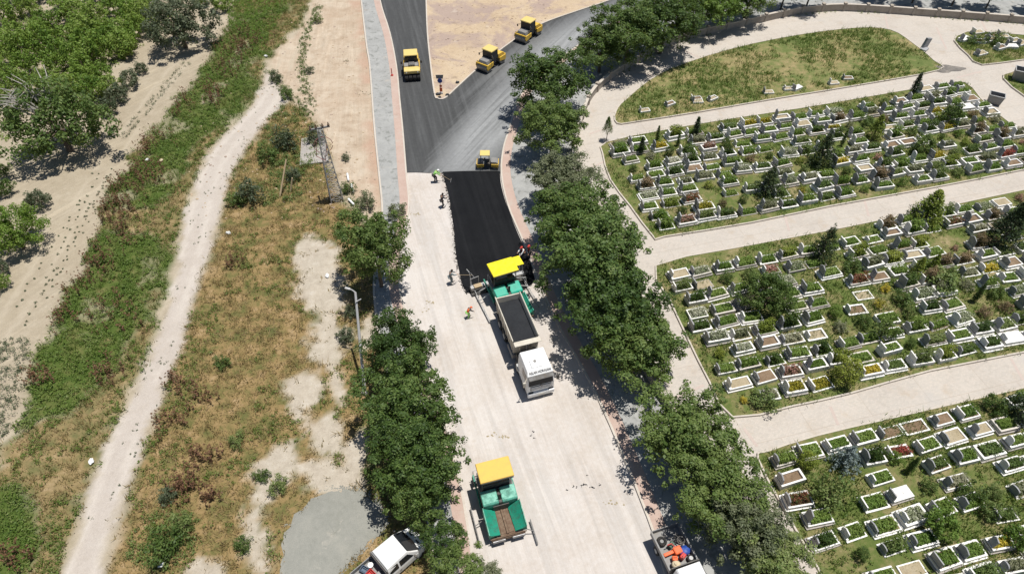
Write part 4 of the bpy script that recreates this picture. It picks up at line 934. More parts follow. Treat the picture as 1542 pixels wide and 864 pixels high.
# named trees of the cemetery: crown px, py, radius px, kind
for i, (px, py, rp, kd, mt, zc, r0, szf, lb) in enumerate([
    (1240, 232, 25, 'spruce', 'leaf_conifer', 1.2, 1.35, 1.1, 'dark bushy conifer in the middle of the upper plot'), (1158, 276, 24, 'spruce', 'leaf_conifer', 1.2, 1.35, 1., 'dark conifer near the front of the upper plot'), (1242, 374, 24, 'spruce', 'leaf_conifer', 1.3, 1.35, 1.3, 'upright dark conifer at the back edge of the middle plot'),
    (1158, 442, 50, 'walnut', 'leaf_street', 2.7, 4.1, 1., 'broad leafy tree spreading over graves at the left of the middle plot'), (1274, 560, 27, 'round', 'leaf_thuja', 1.1, 1.1, 1.05, 'clipped round thuja at the front edge of the middle plot'), (1403, 312, 25, 'cone', 'leaf_thuja', 1.2, 1., .8, 'yellow-green cypress by the path above the middle plot'),
    (1380, 322, 17, 'bush', 'leaf_conifer', .6, 1., 1., 'dark shrub left of the yellow-green cypress'), (1517, 348, 26, 'cone', 'leaf_conifer', 1.2, 1., 1.1, 'tall dark conifer at the right end of the middle plot'), (1540, 325, 24, 'spruce', 'leaf_conifer', 1.3, 1.35, 1.2, 'dark conifer cut by the right edge beside the path'), (1275, 690, 27, 'spruce', 'leaf_blue', 1.1, 1.35, .9, 'silvery blue spruce in the lower plot'),
    (1415, 792, 31, 'orchard', 'leaf_lush', 1.1, 1.5, 1.1, 'vivid green bushy tree in the lower plot'), (1330, 500, 24, 'bush', 'leaf_street', .6, 1., 1.3, 'spiky green bush in the middle of the middle plot'), (1216, 695, 19, 'round', 'leaf_thuja', 1.1, 1.1, 1., 'leafy upright thuja left of the blue spruce'), (1320, 196, 14, 'cone', 'leaf_thuja', 1.2, 1., 1., 'pointed conical thuja in the upper plot'),
    (1392, 220, 20, 'orchard', 'leaf_street', 1.1, 1.5, 1., 'low dark tree right of the conical thuja'), (1432, 178, 18, 'orchard', 'leaf_street', 1.15, 1.5, 1.3, 'small dark tree near the back right of the upper plot'), (1381, 126, 6, 'column', 'leaf_conifer', 1.5, .4, .85, 'slim dark cypress beside the path at the back of the upper plot'), (1050, 190, 6, 'column', 'leaf_conifer', 1.5, .4, .8, 'slim cypress at the back left of the upper plot'),
    (967, 218, 5, 'column', 'leaf_conifer', 1.5, .4, .8, 'thin cypress among the first graves of the upper plot'), (1248, 745, 36, 'bush', 'leaf_walnut', .6, 1., 1.2, 'overgrown loose shrub below the blue spruce'), (1378, 412, 12, 'cone', 'leaf_thuja', 1.2, 1., 1.3, 'left of two slim dark thujas in the middle plot'), (1402, 405, 11, 'cone', 'leaf_thuja', 1.2, 1., 1.3, 'right of two slim dark thujas in the middle plot'),
    (1420, 420, 34, 'bush', 'leaf_walnut', .5, 1., .7, 'wide loose thicket right of the two slim thujas'), (1500, 440, 16, 'bush', 'leaf_street', .6, 1., 1.1, 'dark bush at the right of the middle plot'), (1346, 690, 15, 'bush', 'leaf_lush', .6, 1., 1.1, 'round green bush at the path edge of the lower plot'), (1150, 602, 26, 'bush', 'leaf_walnut', .5, 1., .8, 'shrubby corner growth at the front left of the middle plot'),
    (1535, 620, 26, 'orchard', 'leaf_conifer', 1.1, 1.5, 1.1, 'dark tree cut by the right edge in the lower plot'), (1530, 810, 24, 'orchard', 'leaf_lush', 1.1, 1.5, 1.1, 'green tree cut by the right edge near the bottom'), (1460, 745, 24, 'bush', 'leaf_street', .6, 1., 1.1, 'spreading shrub right of centre in the lower plot'), (915, 182, 10, 'cone', 'leaf_street', 1.6, 1., 1., 'small young tree on a bare stem at the corner of the upper plot'),
    (1490, 770, 22, 'bush', 'leaf_walnut', .6, 1., 1.1, 'loose shrub between graves at the right of the lower plot'), (1468, 60, 14, 'bush', 'leaf_walnut', .5, 1., .7, 'low bush on the corner plot'), (1500, 60, 16, 'bush', 'leaf_street', .5, 1., .9, 'dark bush among the stones of the corner plot')]):
    c, s = at_crown(px, py, zc, rp, r0)
    t = tree('young_tree' if 'young' in lb else 'conifer' if kd in ('spruce', 'cone', 'column', 'round') else 'cemetery_shrub', 'conifer' if kd in ('spruce', 'cone', 'column', 'round') and 'young' not in lb else 'tree' if kd in ('walnut', 'orchard') or 'young' in lb else 'shrub', kd, i % 3, mt, c.x, c.y, .14, s, lb, None, s * szf)
    if 'young' in lb:
        t.scale = (s * .8, s * .8, s * .9); p = G(913, 212); t.location = (p.x, p.y, .05)
        for ch in t.children:
            if ch.name.startswith('crown'): ch.location.z = 1.6
# small tombs on the mound and the corner plots
mg = [(970, 170, 'sand'), (1008, 160, 'soil'), (1050, 156, 'sand'), (1048, 152, 'soil'), (1072, 152, 'sand'), (1156, 142, 'sand'), (1186, 137, 'sand'), (1199, 136, 'slab'), (1254, 128, 'sand'), (1275, 121, 'soil'),
      (1450, 63, 'slab'), (1470, 52, 'sand'), (1472, 66, 'soil'), (1489, 64, 'sand'), (1492, 58, 'soil'), (1508, 59, 'sand'), (1504, 76, 'soil'), (1475, 84, 'sand'), (1520, 74, 'slab'), (1525, 66, 'sand'), (1536, 69, 'sand')]
for i, (px, py, k) in enumerate(mg):
    p = G(px, py); words, bed, pts, _w = PT[k]; on = 'mound edge' if px < 1400 else 'corner plot'
    n = i + 1 if px < 1400 else i - 9
    t = thing('grave', 'small white tomb, %s from left on the grassy %s' % (ordw(n), on), 'grave', (p.x, p.y, .13), UA + .3 * math.sin(i * 2.), 'small tombs on the grassy plots'); s = .62 if px < 1400 else .8
    t.scale = (s, s, s * 1.1); link('surround', GM['sur'][i % 3], t); link('bed', GM['bed'][bed], t); link('headstone', GM['stone'][i % 8], t)
# open metal bins
for px, py, px2, sc, lb in ((1495, 156, 1508, 1., 'open grey metal rubbish bin standing by the path at the back of the upper plot'), (1534, 122, 1548, 1.25, 'big open grey bin at the right edge beside the side plot')):
    p = G(px, py); t = thing('rubbish_bin', lb, 'bin', (p.x, p.y, .05), R_(-28)); t.scale = (sc, sc, sc)
    mb = MB(); o = [(-.8, -.55), (.8, -.55), (.8, .55), (-.8, .55)]
    lo = [(x * .85, y * .8, .12) for x, y in o]; hi = [(x, y, 1.15) for x, y in o]; hi2 = [(x * .93, y * .91, 1.15) for x, y in o]; lo2 = [(x * .8, y * .75, .18) for x, y in o]
    vs = lo + hi + hi2 + lo2; mb.add(vs, [(k + a, (k + 1) % 4 + a, (k + 1) % 4 + a + 4, k + a + 4) for a in (0, 4, 8) for k in range(4)] + [(0, 1, 2, 3), (12, 13, 14, 15)]); mb.build('body', M['greymetal'], t)
    r_ = MB()
    for a in range(4):
        A, B = Vector((*o[a], 1.17)), Vector((*o[(a + 1) % 4], 1.17)); r_.cyl(A, B, .045, n=8)
    r_.build('rim', M['lightmetal'], t)
    for a in range(4): MB().cyl((o[a][0] * .8 - .03, o[a][1] * .7, .07), (o[a][0] * .8 + .03, o[a][1] * .7, .07), .07, n=10).build('wheel', M['rubber'], t)
p = G(1391, 74); t = thing('dumped_slab', 'tilted grey stone slab dumped on the path beside the mound', 'stone slab', (p.x, p.y, .03), R_(25))
MB().box((0, 0, .75), (.9, .35, 1.5), Matrix.Rotation(R_(12), 3, 'Y')).build('upright_slab', M['greystone'], t, .03)
MB().box((-.35, -.3, .15), (1.1, .8, .3), Matrix.Rotation(R_(20), 3, 'Z')).build('base_block', M['greystone'], t, .03)
p = G(1440, 92 + 6); ap = MB(); vs = []
p = G(1418, 103)
mb = MB(); nr = 5; n_ = 22; vs = []
for k in range(nr + 1):
    q = 1 - k / nr
    for i in range(n_):
        a = i * 6.283 / n_; w = q * (1 + .18 * math.sin(3 * a + 1) + .1 * math.sin(7 * a)); vs.append((p.x + 2.6 * w * math.cos(a), p.y + 1.1 * w * math.sin(a) - .3 * w * math.cos(a), .032 + .16 * (1 - q) + random.uniform(0, .03) * (1 - q)))
mb.add(vs, [(k * n_ + i, k * n_ + (i + 1) % n_, (k + 1) * n_ + (i + 1) % n_, (k + 1) * n_ + i) for k in range(nr) for i in range(n_)])
M['ash'] = surface('ash', [(.3, (.09, .085, .08)), (.5, (.17, .155, .14)), (.75, (.3, .265, .23))], 1.2, 4., .95, .8, .4)
tag(mb.build('ash_heap', M['ash'], None, 0, True), 'dark grey ash heap at the right tip of the grassy mound', 'ash heap')
# ================================================================== VEHICLES  (local: +Y forward, X right)
def put(t, p, rz): t.location = p; t.rotation_euler = (0, 0, rz); return t
def wheel(parent, x, y, r, w, name='wheel', rim=True):
    o = MB().cyl((x - w / 2, y, r), (x + w / 2, y, r), r, n=20).build(name, M['rubber'], parent, .03, True)
    if rim: MB().cyl((x - w / 2 - .01, y, r), (x + w / 2 + .01, y, r), r * .52, n=14).build('rim', M['lightmetal'], o, 0, True)
    return o
# ---- pneumatic-tyre roller
def tyre_roller(p, rz):
    t = thing('tyre_roller', 'yellow roller with a row of four black front tyres driving down the dark asphalt fork', 'road roller'); put(t, p, rz)
    for x in (-.75, -.25, .25, .75): wheel(t, x, 1.65, .47, .4, 'tyre', False)
    for x in (-.5, 0, .5): wheel(t, x, -1.6, .47, .4, 'tyre', False)
    MB().box((0, 0, .8), (1.5, 3.2, .45)).build('chassis', M['darkmetal'], t, .03)
    MB().prism([(1.05, 1.05), (1.95, 1.05), (1.95, 1.4), (1.75, 1.55), (1.05, 1.55)], 'x', -.98, .98).build('front_panel', M['paleyellow'], t, .04)
    MB().prism([(.35, 1.1), (1.04, 1.1), (1.04, 1.62), (.35, 1.78)], 'x', -.95, .95).build('front_deck', M['greymetal'], t, .03)
    MB().box((0, .72, 1.78), (.85, .8, .16), top=(.8, .9)).build('tank_cover', M['steel'], t, .03)
    MB().box((0, -1.35, 1.3), (1.85, 1.5, .75)).build('engine_hood', M['yellow'], t, .05)
    for s in (-1, 1): MB().box((s * .97, 0, 1.05), (.1, 2.6, .45)).build('side_skirt', M['yellow'], t, .02)
    c = MB().box((0, -.35, 2.1), (1.55, 1.35, 1.05), top=(.95, .95)).build('cab', M['darkmetal'], t, .03)
    for d in ((0, .33, 1.36, .03, .9), (0, -1.04, 1.36, .03, .9)): MB().box((d[0], d[1], 2.12), (d[2], d[3], d[4])).build('window', M['glass'], c)
    for s in (-1, 1): MB().box((s * .775, -.35, 2.12), (.03, 1.15, .85)).build('window', M['glass'], c)
    MB().box((0, -.35, 2.68), (1.78, 1.6, .15), top=(.93, .93)).build('roof', M['paleyellow'], t, .05)
    for s in (-1, 1):
        MB().tube([(s * .8, .4, 2.2), (s * 1.2, .75, 2.1)], .025).box((s * 1.22, .77, 1.95), (.2, .05, .32)).build('mirror', M['darkmetal'], t)
        MB().tube([(s * .92, .4, 1.6), (s * .92, .45, 2.15), (s * .92, 1.2, 2.1), (s * .92, 1.3, 1.55)], .022).build('handrail', M['yellow'], t)
        MB().cyl((s * .7, 1.94, 1.25), (s * .7, 1.98, 1.25), .09).build('headlight', M['white'], t)
    return t
p1, p0 = G(622, 131), G(620, 100)
tyre_roller(G(621.5, 111.5, .0) + Vector((0, 0, .055)), heading(p0, p1))
# ---- tandem drum rollers
def tandem(label, p, rz, s=1., canopy=False):
    t = thing('drum_roller', label, 'road roller'); put(t, p, rz); t.scale = (s, s, s)
    for y in (1.55, -1.55):
        d = MB().cyl((-.86, y, .62), (.86, y, .62), .62, n=32).build('drum', M['steel'], t, .02, True)
        MB().cyl((-.87, y, .62), (.87, y, .62), .3, n=14).build('drum_hub', M['darkmetal'], d, 0, True)
    for y0, nm in ((1.55, 'front_frame'), (-1.55, 'rear_frame')):
        mb = MB()
        for x in (-1, 1): mb.prism([(y0 - .85, .75), (y0 + .45, .5), (y0 + .62, .85), (y0 + .5, 1.25), (y0 - .85, 1.3)] if y0 > 0 else [(y0 + .85, .75), (y0 - .45, .5), (y0 - .62, .85), (y0 - .5, 1.25), (y0 + .85, 1.3)], 'x', x * .94 - .07, x * .94 + .07)
        mb.box((0, y0 + (.5 if y0 > 0 else -.5), 1.22), (1.9, .22, .2))
        mb.build(nm, M['yellow'], t, .03)
    MB().box((0, 1.35, 1.42), (1.5, 1.15, .42), top=(.85, .8)).build('water_tank', M['greymetal'], t, .06)
    MB().box((0, 1.95, 1.35), (1.8, .12, .12)).build('lamp_bar', M['darkmetal'], t)
    MB().prism([(-2.05, 1.1), (-.65, 1.1), (-.65, 1.75), (-1.6, 1.7), (-2.05, 1.45)], 'x', -.8, .8).build('engine_hood', M['yellow'] if not canopy else M['greymetal'], t, .06)
    MB().cyl((0, -.35, .5), (0, -.35, 1.3), .3).box((0, .1, .95), (1.3, .9, .5)).build('articulation', M['darkmetal'], t, .02)
    if not canopy:
        c = MB().box((0, .15, 1.95), (1.55, 1.35, 1.35), top=(.96, .92)).build('cab', M['glass'], t, .03)
        for x in (-.77, .77):
            for y in (-.5, .8): MB().tube([(x, y, 1.3), (x * .97, y * .95, 2.65)], .05).build('post', M['darkmetal'], c)
        MB().box((.78, -.42, 1.9), (.05, .5, 1.2)).build('side_panel', M['yellow'], c)
        MB().box((0, .15, 2.7), (1.75, 1.6, .16), top=(.94, .94)).build('roof', M['paleyellow'], t, .05)
        MB().box((0, .9, 1.45), (1.5, .35, .4)).build('dashboard', M['greymetal'], t, .04)
    else:
        MB().box((0, .1, 1.2), (1.7, 1.2, .3)).build('platform', M['darkmetal'], t, .03)
        MB().box((0, .0, 1.55), (.7, .6, .2)).box((0, -.3, 1.85), (.7, .14, .6)).build('seat', M['darkmetal'], t, .04)
        MB().tube([(0, .75, 1.4), (0, .6, 1.95)], .05).cyl((0, .58, 1.95), (0, .62, 2.0), .24).build('steering_wheel', M['darkmetal'], t)
        for x in (-.75, .75):
            for y in (-.3, 1.3): MB().tube([(x, y, 1.2), (x, y, 3.25)], .045).build('post', M['darkmetal'], t)
        MB().box((0, .5, 3.3), (1.75, 1.95, .14), top=(.93, .93)).build('roof', M['paleyellow'], t, .05)
    for x in (-1, 1): MB().tube([(x * .8, .8, 2.2), (x * 1.15, 1.05, 2.1)], .025).box((x * 1.17, 1.07, 1.95), (.2, .05, .3)).build('mirror', M['darkmetal'], t)
    return t
def mid(a, b, z=.05): p = (a + b) / 2; p.z = z; return p
a, b = G(727, 109), G(752, 92)
tandem('yellow drum roller nearest the tip of the dirt island', mid(a, b), heading(b, a), .93)
a, b = G(779, 69), G(812, 46)
tandem('yellow drum roller farthest up the right asphalt branch', mid(a, b), heading(b, a), .95)
a, b = G(722, 255), G(747, 255)
tandem('small yellow roller with canopy parked at the asphalt joint', mid(a, b, .055) + Vector((0, .35, 0)), heading(a, b) + R_(180), .55, True)
# ---- pavers
def paver(label, p, rz, canopy, hood, working):
    t = thing('asphalt_paver', label, 'paver'); put(t, p, rz)
    for s in (-1, 1):
        tr = MB().prism([(-1.9, .25), (-1.7, .03), (1.2, .03), (1.45, .3), (1.3, .62), (-1.75, .62)], 'x', s * .95 - .2, s * .95 + .2).build('crawler_track', M['rubber'], t, .03)
        for y in (-1.5, -.6, .3, 1.1): MB().cyl((s * .95 - .22, y, .3), (s * .95 + .22, y, .3), .2).build('track_wheel', M['darkmetal'], tr)
    MB().box((0, -.72, .95), (2.3, 2.4, .7)).build('chassis', M['teal'], t, .04)
    for s in (-1, 1):            # engine covers, a gap between them
        MB().prism([(-.75, 1.3), (.5, 1.3), (.5, 1.72), (.38, 1.82), (-.75, 2.0)], 'x', *sorted((s * .12, s * 1.2))).build('engine_cover', hood, t, .05)
    MB().box((0, -.13, 1.5), (.22, 1.25, .5)).box((.0, .0, 1.86), (.12, .5, .3)).build('exhaust_channel', M['darkmetal'], t, .02)
    for s in (-1, 1): MB().tube([(s * .05, .2, 1.8), (s * .05, .2, 2.5)], .05).build('exhaust_pipe', M['darkmetal'], t)
    MB().box((0, -1.55, 1.55), (2.35, 1.6, .12)).build('platform', M['greymetal'], t, .02)
    for s in (-1, 1):
        MB().box((s * .75, -1.6, 1.85), (.5, .5, .18)).box((s * .75, -1.85, 2.15), (.5, .12, .6)).build('seat', M['darkmetal'], t, .04)
    MB().box((0, -1.05, 2.0), (1.9, .3, .75)).build('console', M['darkmetal'], t, .04)
    for x in (-1.0, 1.0):
        for y in (-2.1, -.85): MB().tube([(x, y, 1.5), (x, y, 3.4)], .04).build('post', M['darkmetal'], t)
    c = MB().box((0, -1.45, 3.47), (2.35, 1.95, .12), top=(.97, .97)).build('canopy', canopy, t, .04)
    MB().box((0, -.46, 3.38), (2.2, .04, .14)).build('valance', M['darkmetal'], c)
    if working: MB().box((-1.45, -1.75, 3.4), (.8, 1.25, .06)).build('side_awning', canopy, c, .01)
    # hopper
    for s in (-1, 1):
        w = MB().add([(s * 1.28, .55, 1.6), (s * .46, .55, .85), (s * .52, 2.75, .8), (s * 1.02, 2.85, 1.1), (s * 1.28, 2.85, 1.3),
                      (s * 1.3, .53, .75), (s * 1.3, 2.87, .75), (s * .46, .55, .75), (s * .52, 2.75, .7)],
                     [(0, 1, 2, 3, 4), (0, 4, 6, 5), (1, 7, 8, 2), (3, 2, 8, 6, 4), (0, 5, 7, 1)])
        w.build('hopper_wing', M['teal'], t)
        MB().box((s * 1.27, 1.7, 1.47), (.06, 2.34, .08), Matrix.Rotation(R_(-7.3), 3, 'X')).build('wing_edge', M['brightteal'] if working else M['teal'], t)
    fl = MB().box((0, 1.68, .68), (1.0, 2.35, .08)).build('hopper_floor', M['rust'], t)
    for s in (-1, 1): MB().box((s * .27, 1.65, .74), (.34, 2.15, .05)).build('conveyor', M['rust'] if not working else M['load'], fl)
    MB().box((0, 1.7, .78), (.14, 2.2, .12)).build('conveyor_cover', M['rust'], fl)
    MB().box((0, .56, 1.1), (1.1, .07, .7)).build('hopper_back', M['darkmetal'], t)
    pb = MB().box((0, 2.95, .55), (2.3, .22, .3)).box((0, 2.98, .78), (2.5, .08, .12)).build('push_bar', M['rust'], t, .03)
    for s in (-1, 1): MB().cyl((s * .25, 3.12, .55), (s * 1.1, 3.12, .55), .11).build('push_roller', M['steel'], pb, 0, True)
    # screed and levelling beams
    wl, wr = (2.6, 2.6) if working else (1.35, 1.35)
    sc = MB().box(((wl - wr) / 2, -2.95, .3), (wl + wr, .75, .42)).build('screed', M['darkmetal'], t, .03)
    MB().box(((wl - wr) / 2, -3.0, .56), (wl + wr - .1, .45, .06)).build('walkway', M['lightmetal'] if working else M['greymetal'], sc)
    for s in (-1, 1):
        MB().box((s * 1.28, -1.6, .85), (.12, 2.9, .2), Matrix.Rotation(R_(-9), 3, 'X')).build('tow_arm', M['teal'], t, .02)
        MB().tube([(s * (wl - .1), -3.15, .5), (s * (wl - .1), -3.15, 1.5), (s * (wl - .9), -3.25, 1.5), (s * (wl - .9), -3.25, .5)], .025).build('guard_rail', M['lightmetal'], sc)
    if working:
        MB().box((.9 + 1.0, -2.9, .66), (.7, .5, .12)).build('toolbox', M['wood'], sc)
        for s in (-1, 1): MB().box((s * 2.0, -2.45, .16), (1.3, .3, .16)).build('auger', M['darkmetal'], sc, .02)
    for s in (-1, 1):
        x = s * (2.3 if working else 1.95); y0, y1 = (-3.9, 1.6) if working else ((-.6, 3.0) if s > 0 else (1.9, 4.1))
        if not working and s < 0: x = -1.75
        mb = MB().tube([(x, y0, .42), (x, y1, .42)], .03).tube([(x, y0, .12), (x, y1, .12)], .03)
        n = int((y1 - y0) / .7)
        for i in range(n + 1):
            y = y0 + (y1 - y0) * i / n; mb.tube([(x, y, .42), (x, y + (.3 if i % 2 else -.3) * (0 < i < n), .12)], .015)
        mb.tube([(x, (y0 + y1) / 2, .42), (s * 1.2, (y0 + y1) / 2 - .2, .8)], .04)
        if working: mb.tube([(x, y0 + .4, .42), (x + .1 * s, y0 + .2, 1.9), (x + .25 * s, y0 - .1, 2.1)], .035).tube([(x, y0 + 2.4, .42), (x * .95, y0 + 2.4, 1.3), (s * 1.2, -1.8, 1.3)], .035)
        mb.build('levelling_beam', M['lightmetal'] if working else M['greymetal'], t)
    for s in (-1, 1): MB().tube([(s * 1.1, -2.3, 1.6), (s * 1.1, -2.35, 2.3), (s * 1.1, -1.2, 2.3)], .025).build('handrail', M['lightmetal'], t)
    return t
cf, cr = G(766, 807, .6), G(746, 711, 3.5)
hd = heading(cr, cf); d = (Vector((cf.x, cf.y, 0)) - Vector((cr.x, cr.y, 0))); print('paver2 len', d.length, 'want', 4.4)
fw = d.normalized(); base = Vector((cf.x, cf.y, .012)) - fw * 2.95 * .78
pv2 = paver('parked teal paver with ochre roof and empty open hopper', base, hd, M['canopyochre'], M['paleteal'], False); pv2.scale = (1, .78, 1)
# truck line
bl, br_ = G(776, 506, 2.9), G(818, 496, 2.9); rl, rr_ = G(746, 447, 2.9), G(783, 438, 2.9)
print('bed width', (bl - br_).length, (rl - rr_).length, 'len', (bl - rl).length)
tr_f, tr_r = (bl + br_) / 2, (rl + rr_) / 2; tfw = (tr_f - tr_r); tfw.z = 0; tlen = tfw.length; tfw.normalize()
# working paver: canopy centre
cr = G(757, 402, 3.5); hd1 = math.atan2(-tfw.x, tfw.y)
base1 = Vector((cr.x, cr.y, .03)) + tfw * 1.45 * .88
pv1 = paver('working teal paver under a bright yellow canopy laying the black strip', base1, hd1, M['canopyyellow'], M['brightteal'], True); pv1.scale = (1, .88, 1)
mt_ = MB().box((0, 0, .05), (1.5, .8, .16)); 
# ---- tipper truck
def tipper(p, rz, bed_rear, bed_front, nose):
    t = thing('tipper_truck', 'white tipper truck backed up to the working paver with a bed full of asphalt', 'dump truck'); put(t, p, rz)
    y0, y1 = bed_rear, bed_front; Wd = 1.22
    MB().box((0, (y0 + nose - .6) / 2, .85), (.85, nose - y0 - .9, .3)).build('chassis', M['darkmetal'], t, .02)
    for y in (nose - 1.15, nose - 2.75):
        for s in (-1, 1): wheel(t, s * 1.02, y, .5, .33)
    for y in (y0 + 1.0, y0 + 2.35):
        for s in (-1, 1): wheel(t, s * .95, y, .5, .55)
    # tipping body
    mb = MB(); zt, zb, th = 2.75, 1.2, .09
    mb.box((0, (y0 + y1) / 2, zb), (2 * Wd - .25, y1 - y0, .14))
    for s in (-1, 1): mb.prism([(s * (Wd - .16), zb), (s * (Wd - .16 - th), zb), (s * (Wd - th), zt), (s * Wd, zt)], 'y', y0, y1)
    mb.prism([(y1 - th, zb), (y1, zb), (y1 + .28, zt), (y1 + .28 - th, zt)], 'x', -Wd + .05, Wd - .05)
    mb.prism([(y0, zb + .1), (y0 + th, zb + .1), (y0 + .02, zt - .05), (y0 - th, zt - .05)], 'x', -Wd + .1, Wd - .1)
    body = mb.build('tipper_bed', M['offwhite'], t, .015)
    MB().box((0, y1 + .5, zt + .03), (2 * Wd, .42, .06)).build('cab_shield', M['offwhite'], body, .02)
    for s in (-1, 1):
        MB().box((s * (Wd - .02), (y0 + y1) / 2, zt + .03), (.09, y1 - y0 + .2, .1)).build('top_rail', M['offwhite'], body, .02)
        for k in range(6):
            y = y0 + .35 + k * (y1 - y0 - .7) / 5; MB().prism([(s * (Wd - .13), zb + .05), (s * (Wd - .05), zb + .05), (s * (Wd + .06), zt - .05), (s * (Wd - .03), zt - .05)], 'y', y - .06, y + .06).build('rib', M['offwhite'], body)
    for x in (-.55, .55): MB().prism([(y1 + .0, zb + .1), (y1 + .12, zb + .1), (y1 + .36, zt - .1), (y1 + .28, zt - .1)], 'x', x - .07, x + .07).build('front_rib', M['offwhite'], body)
    MB().cyl((0, y1 + .35, .95), (0, y1 + .42, 2.5), .11).cyl((0, y1 + .35, .95), (0, y1 + .38, 1.7), .15).build('lifting_ram', M['steel'], t, 0, True)
    MB().box((.7, y1 + .45, 1.05), (.5, .4, .5)).tube([(.2, y1 + .5, 1.1), (.45, y1 + .6, 1.45), (.7, y1 + .5, 1.3)], .04).build('hydraulic_tank', M['darkmetal'], t, .03); MB().box((-.75, y1 + .4, 1.0), (.45, .5, .4)).build('battery_box', M['darkmetal'], t, .03)
    for s in (-1, 1):
        MB().box((s * 1.08, y1 - .6, .7), (.35, 1.3, .5)).build('fuel_tank' if s < 0 else 'tool_locker', M['greymetal'], t, .05)
        MB().box((s * 1.0, y0 + 1.7, 1.06), (.5, 2.9, .05)).build('mudguard', M['darkmetal'], t)
        MB().box((s * 1.06, nose - 2.4, 1.1), (.4, .7, .08)).build('deck_plate', M['lightmetal'], t)
    # cab
    cb = nose - 2.45; X = 1.2
    lo = [(-X, cb, .62), (X, cb, .62), (X, nose, .62), (-X, nose, .62)]; l1 = [(-X, cb, 1.75), (X, cb, 1.75), (X, nose + .03, 1.75), (-X, nose + .03, 1.75)]
    l2 = [(-X + .05, cb, 2.7), (X - .05, cb, 2.7), (X - .05, nose - .2, 2.7), (-X + .05, nose - .2, 2.7)]; l3 = [(-X + .14, cb + .06, 3.02), (X - .14, cb + .06, 3.02), (X - .14, nose - .5, 2.98), (-X + .14, nose - .5, 2.98)]
    cab = MB().loft([lo, l1, l2, l3]).build('cab', M['white'], t, .06)
    MB().add([(-X + .1, nose + .045, 1.72), (X - .1, nose + .045, 1.72), (X - .13, nose - .135, 2.52), (-X + .13, nose - .135, 2.52), (-X + .1, nose - .02, 1.7), (X - .1, nose - .02, 1.7), (X - .13, nose - .25, 2.52), (-X + .13, nose - .25, 2.52)],
             [(0, 1, 2, 3), (0, 4, 5, 1), (1, 5, 6, 2), (2, 6, 7, 3), (3, 7, 4, 0)]).build('windscreen', M['glass'], cab)
    MB().box((0, nose - .0, 2.62), (2 * X - .15, .36, .08), Matrix.Rotation(R_(-18), 3, 'X')).build('sun_visor', M['darkmetal'], cab, .02)
    MB().box((-.78, nose - .02, 2.58), (.5, .12, .12)).build('red_plate', M['red'], cab)
    for s in (-1, 1):
        MB().add([(s * (X + .012), nose - .35, 1.75), (s * (X + .012), nose - 1.35, 1.75), (s * (X - .03), nose - 1.35, 2.5), (s * (X - .03), nose - .5, 2.5), (s * (X - .05), nose - .35, 1.75), (s * (X - .05), nose - 1.35, 1.75), (s * (X - .1), nose - 1.35, 2.5), (s * (X - .1), nose - .5, 2.5)],
                 [(0, 1, 2, 3), (0, 4, 5, 1), (1, 5, 6, 2), (2, 6, 7, 3), (3, 7, 4, 0)]).build('side_window', M['glass'], cab)
        MB().tube([(s * X, nose - .25, 2.45), (s * (X + .28), nose + .02, 2.4)], .03).box((s * (X + .3), nose + .02, 2.12), (.22, .12, .55)).build('mirror', M['darkmetal'] if s < 0 else M['offwhite'], cab, .03)
        MB().box((s * .9, nose + .06, .83), (.42, .08, .2)).build('headlight', M['glass'], cab, .02)
        MB().box((s * (X + .01), nose - .8, .7), (.05, .5, .35)).build('step', M['darkmetal'], cab)
    gr = MB().box((0, nose + .045, 1.38), (1.9, .05, .5)).build('grille', M['greymetal'], cab, .02)
    for z in (1.22, 1.38, 1.54): MB().box((0, nose + .085, z), (1.8, .03, .07)).build('grille_bar', M['white'], gr)
    MB().cyl((0, nose + .09, 1.62), (0, nose + .12, 1.62), .1).build('badge', M['steel'], gr)
    MB().box((0, nose + .07, .62), (2.42, .22, .44)).build('bumper', M['white'], t, .06)
    MB().box((0, nose + .19, .6), (.55, .02, .14)).build('number_plate', M['offwhite'], t)
    MB().box((.1, nose - 1.05, 3.05), (1.05, .8, .1), top=(.9, .85)).build('roof_hatch', M['white'], cab, .03)
    MB().cyl((.15, nose - 1.2, 3.09), (.15, nose - 1.2, 3.13), .13).build('roof_vent', M['greymetal'], cab)
    cu = bpy.data.curves.new('lettering', 'FONT'); cu.body = 'ASLAN HORASAN'; cu.size = .3; cu.align_x = 'CENTER'; cu.extrude = .004
    o = bpy.data.objects.new('tmp', cu); COL.objects.link(o); bpy.context.view_layer.update()
    me = bpy.data.meshes.new_from_object(o.evaluated_get(bpy.context.evaluated_depsgraph_get())); bpy.data.objects.remove(o)
    me.name = 'lettering'; me.materials.clear(); me.materials.append(M['darkmetal'])
    o = link('lettering', me, cab); o.location = (0, nose - .26, 2.765); o.rotation_euler = (R_(-42), 0, R_(180)); o.scale = (.78, 1, 1)
    o.matrix_local = Matrix.Translation((0, nose - .345, 2.875)) @ Matrix.Rotation(R_(180), 4, 'Z') @ Matrix.Rotation(R_(43), 4, 'X') @ Matrix.Translation((0, -.1, .012)) @ Matrix.Diagonal((.8, 1, 1, 1))
    return t
nosep = G(814, 590, .6); tfw = nosep - tr_r; tfw.z = 0; tfw.normalize(); hd2 = math.atan2(-tfw.x, tfw.y)
mid_bed = (tr_f + tr_r) / 2; mid_bed.z = .012
ln = (nosep - tr_r); ln.z = 0; nose_l = ln.dot(tfw); bed_l = tlen
print('bed', tlen, 'nose from rear', nose_l, 'lateral', ln.cross(tfw).z)
c0 = Vector((tr_r.x, tr_r.y, .012)) + tfw * (nose_l / 2)
trk_ = tipper(c0, hd2, -nose_l / 2 + .05, -nose_l / 2 + bed_l + .25, nose_l / 2)
trk_.scale = (.9, 1, 1)
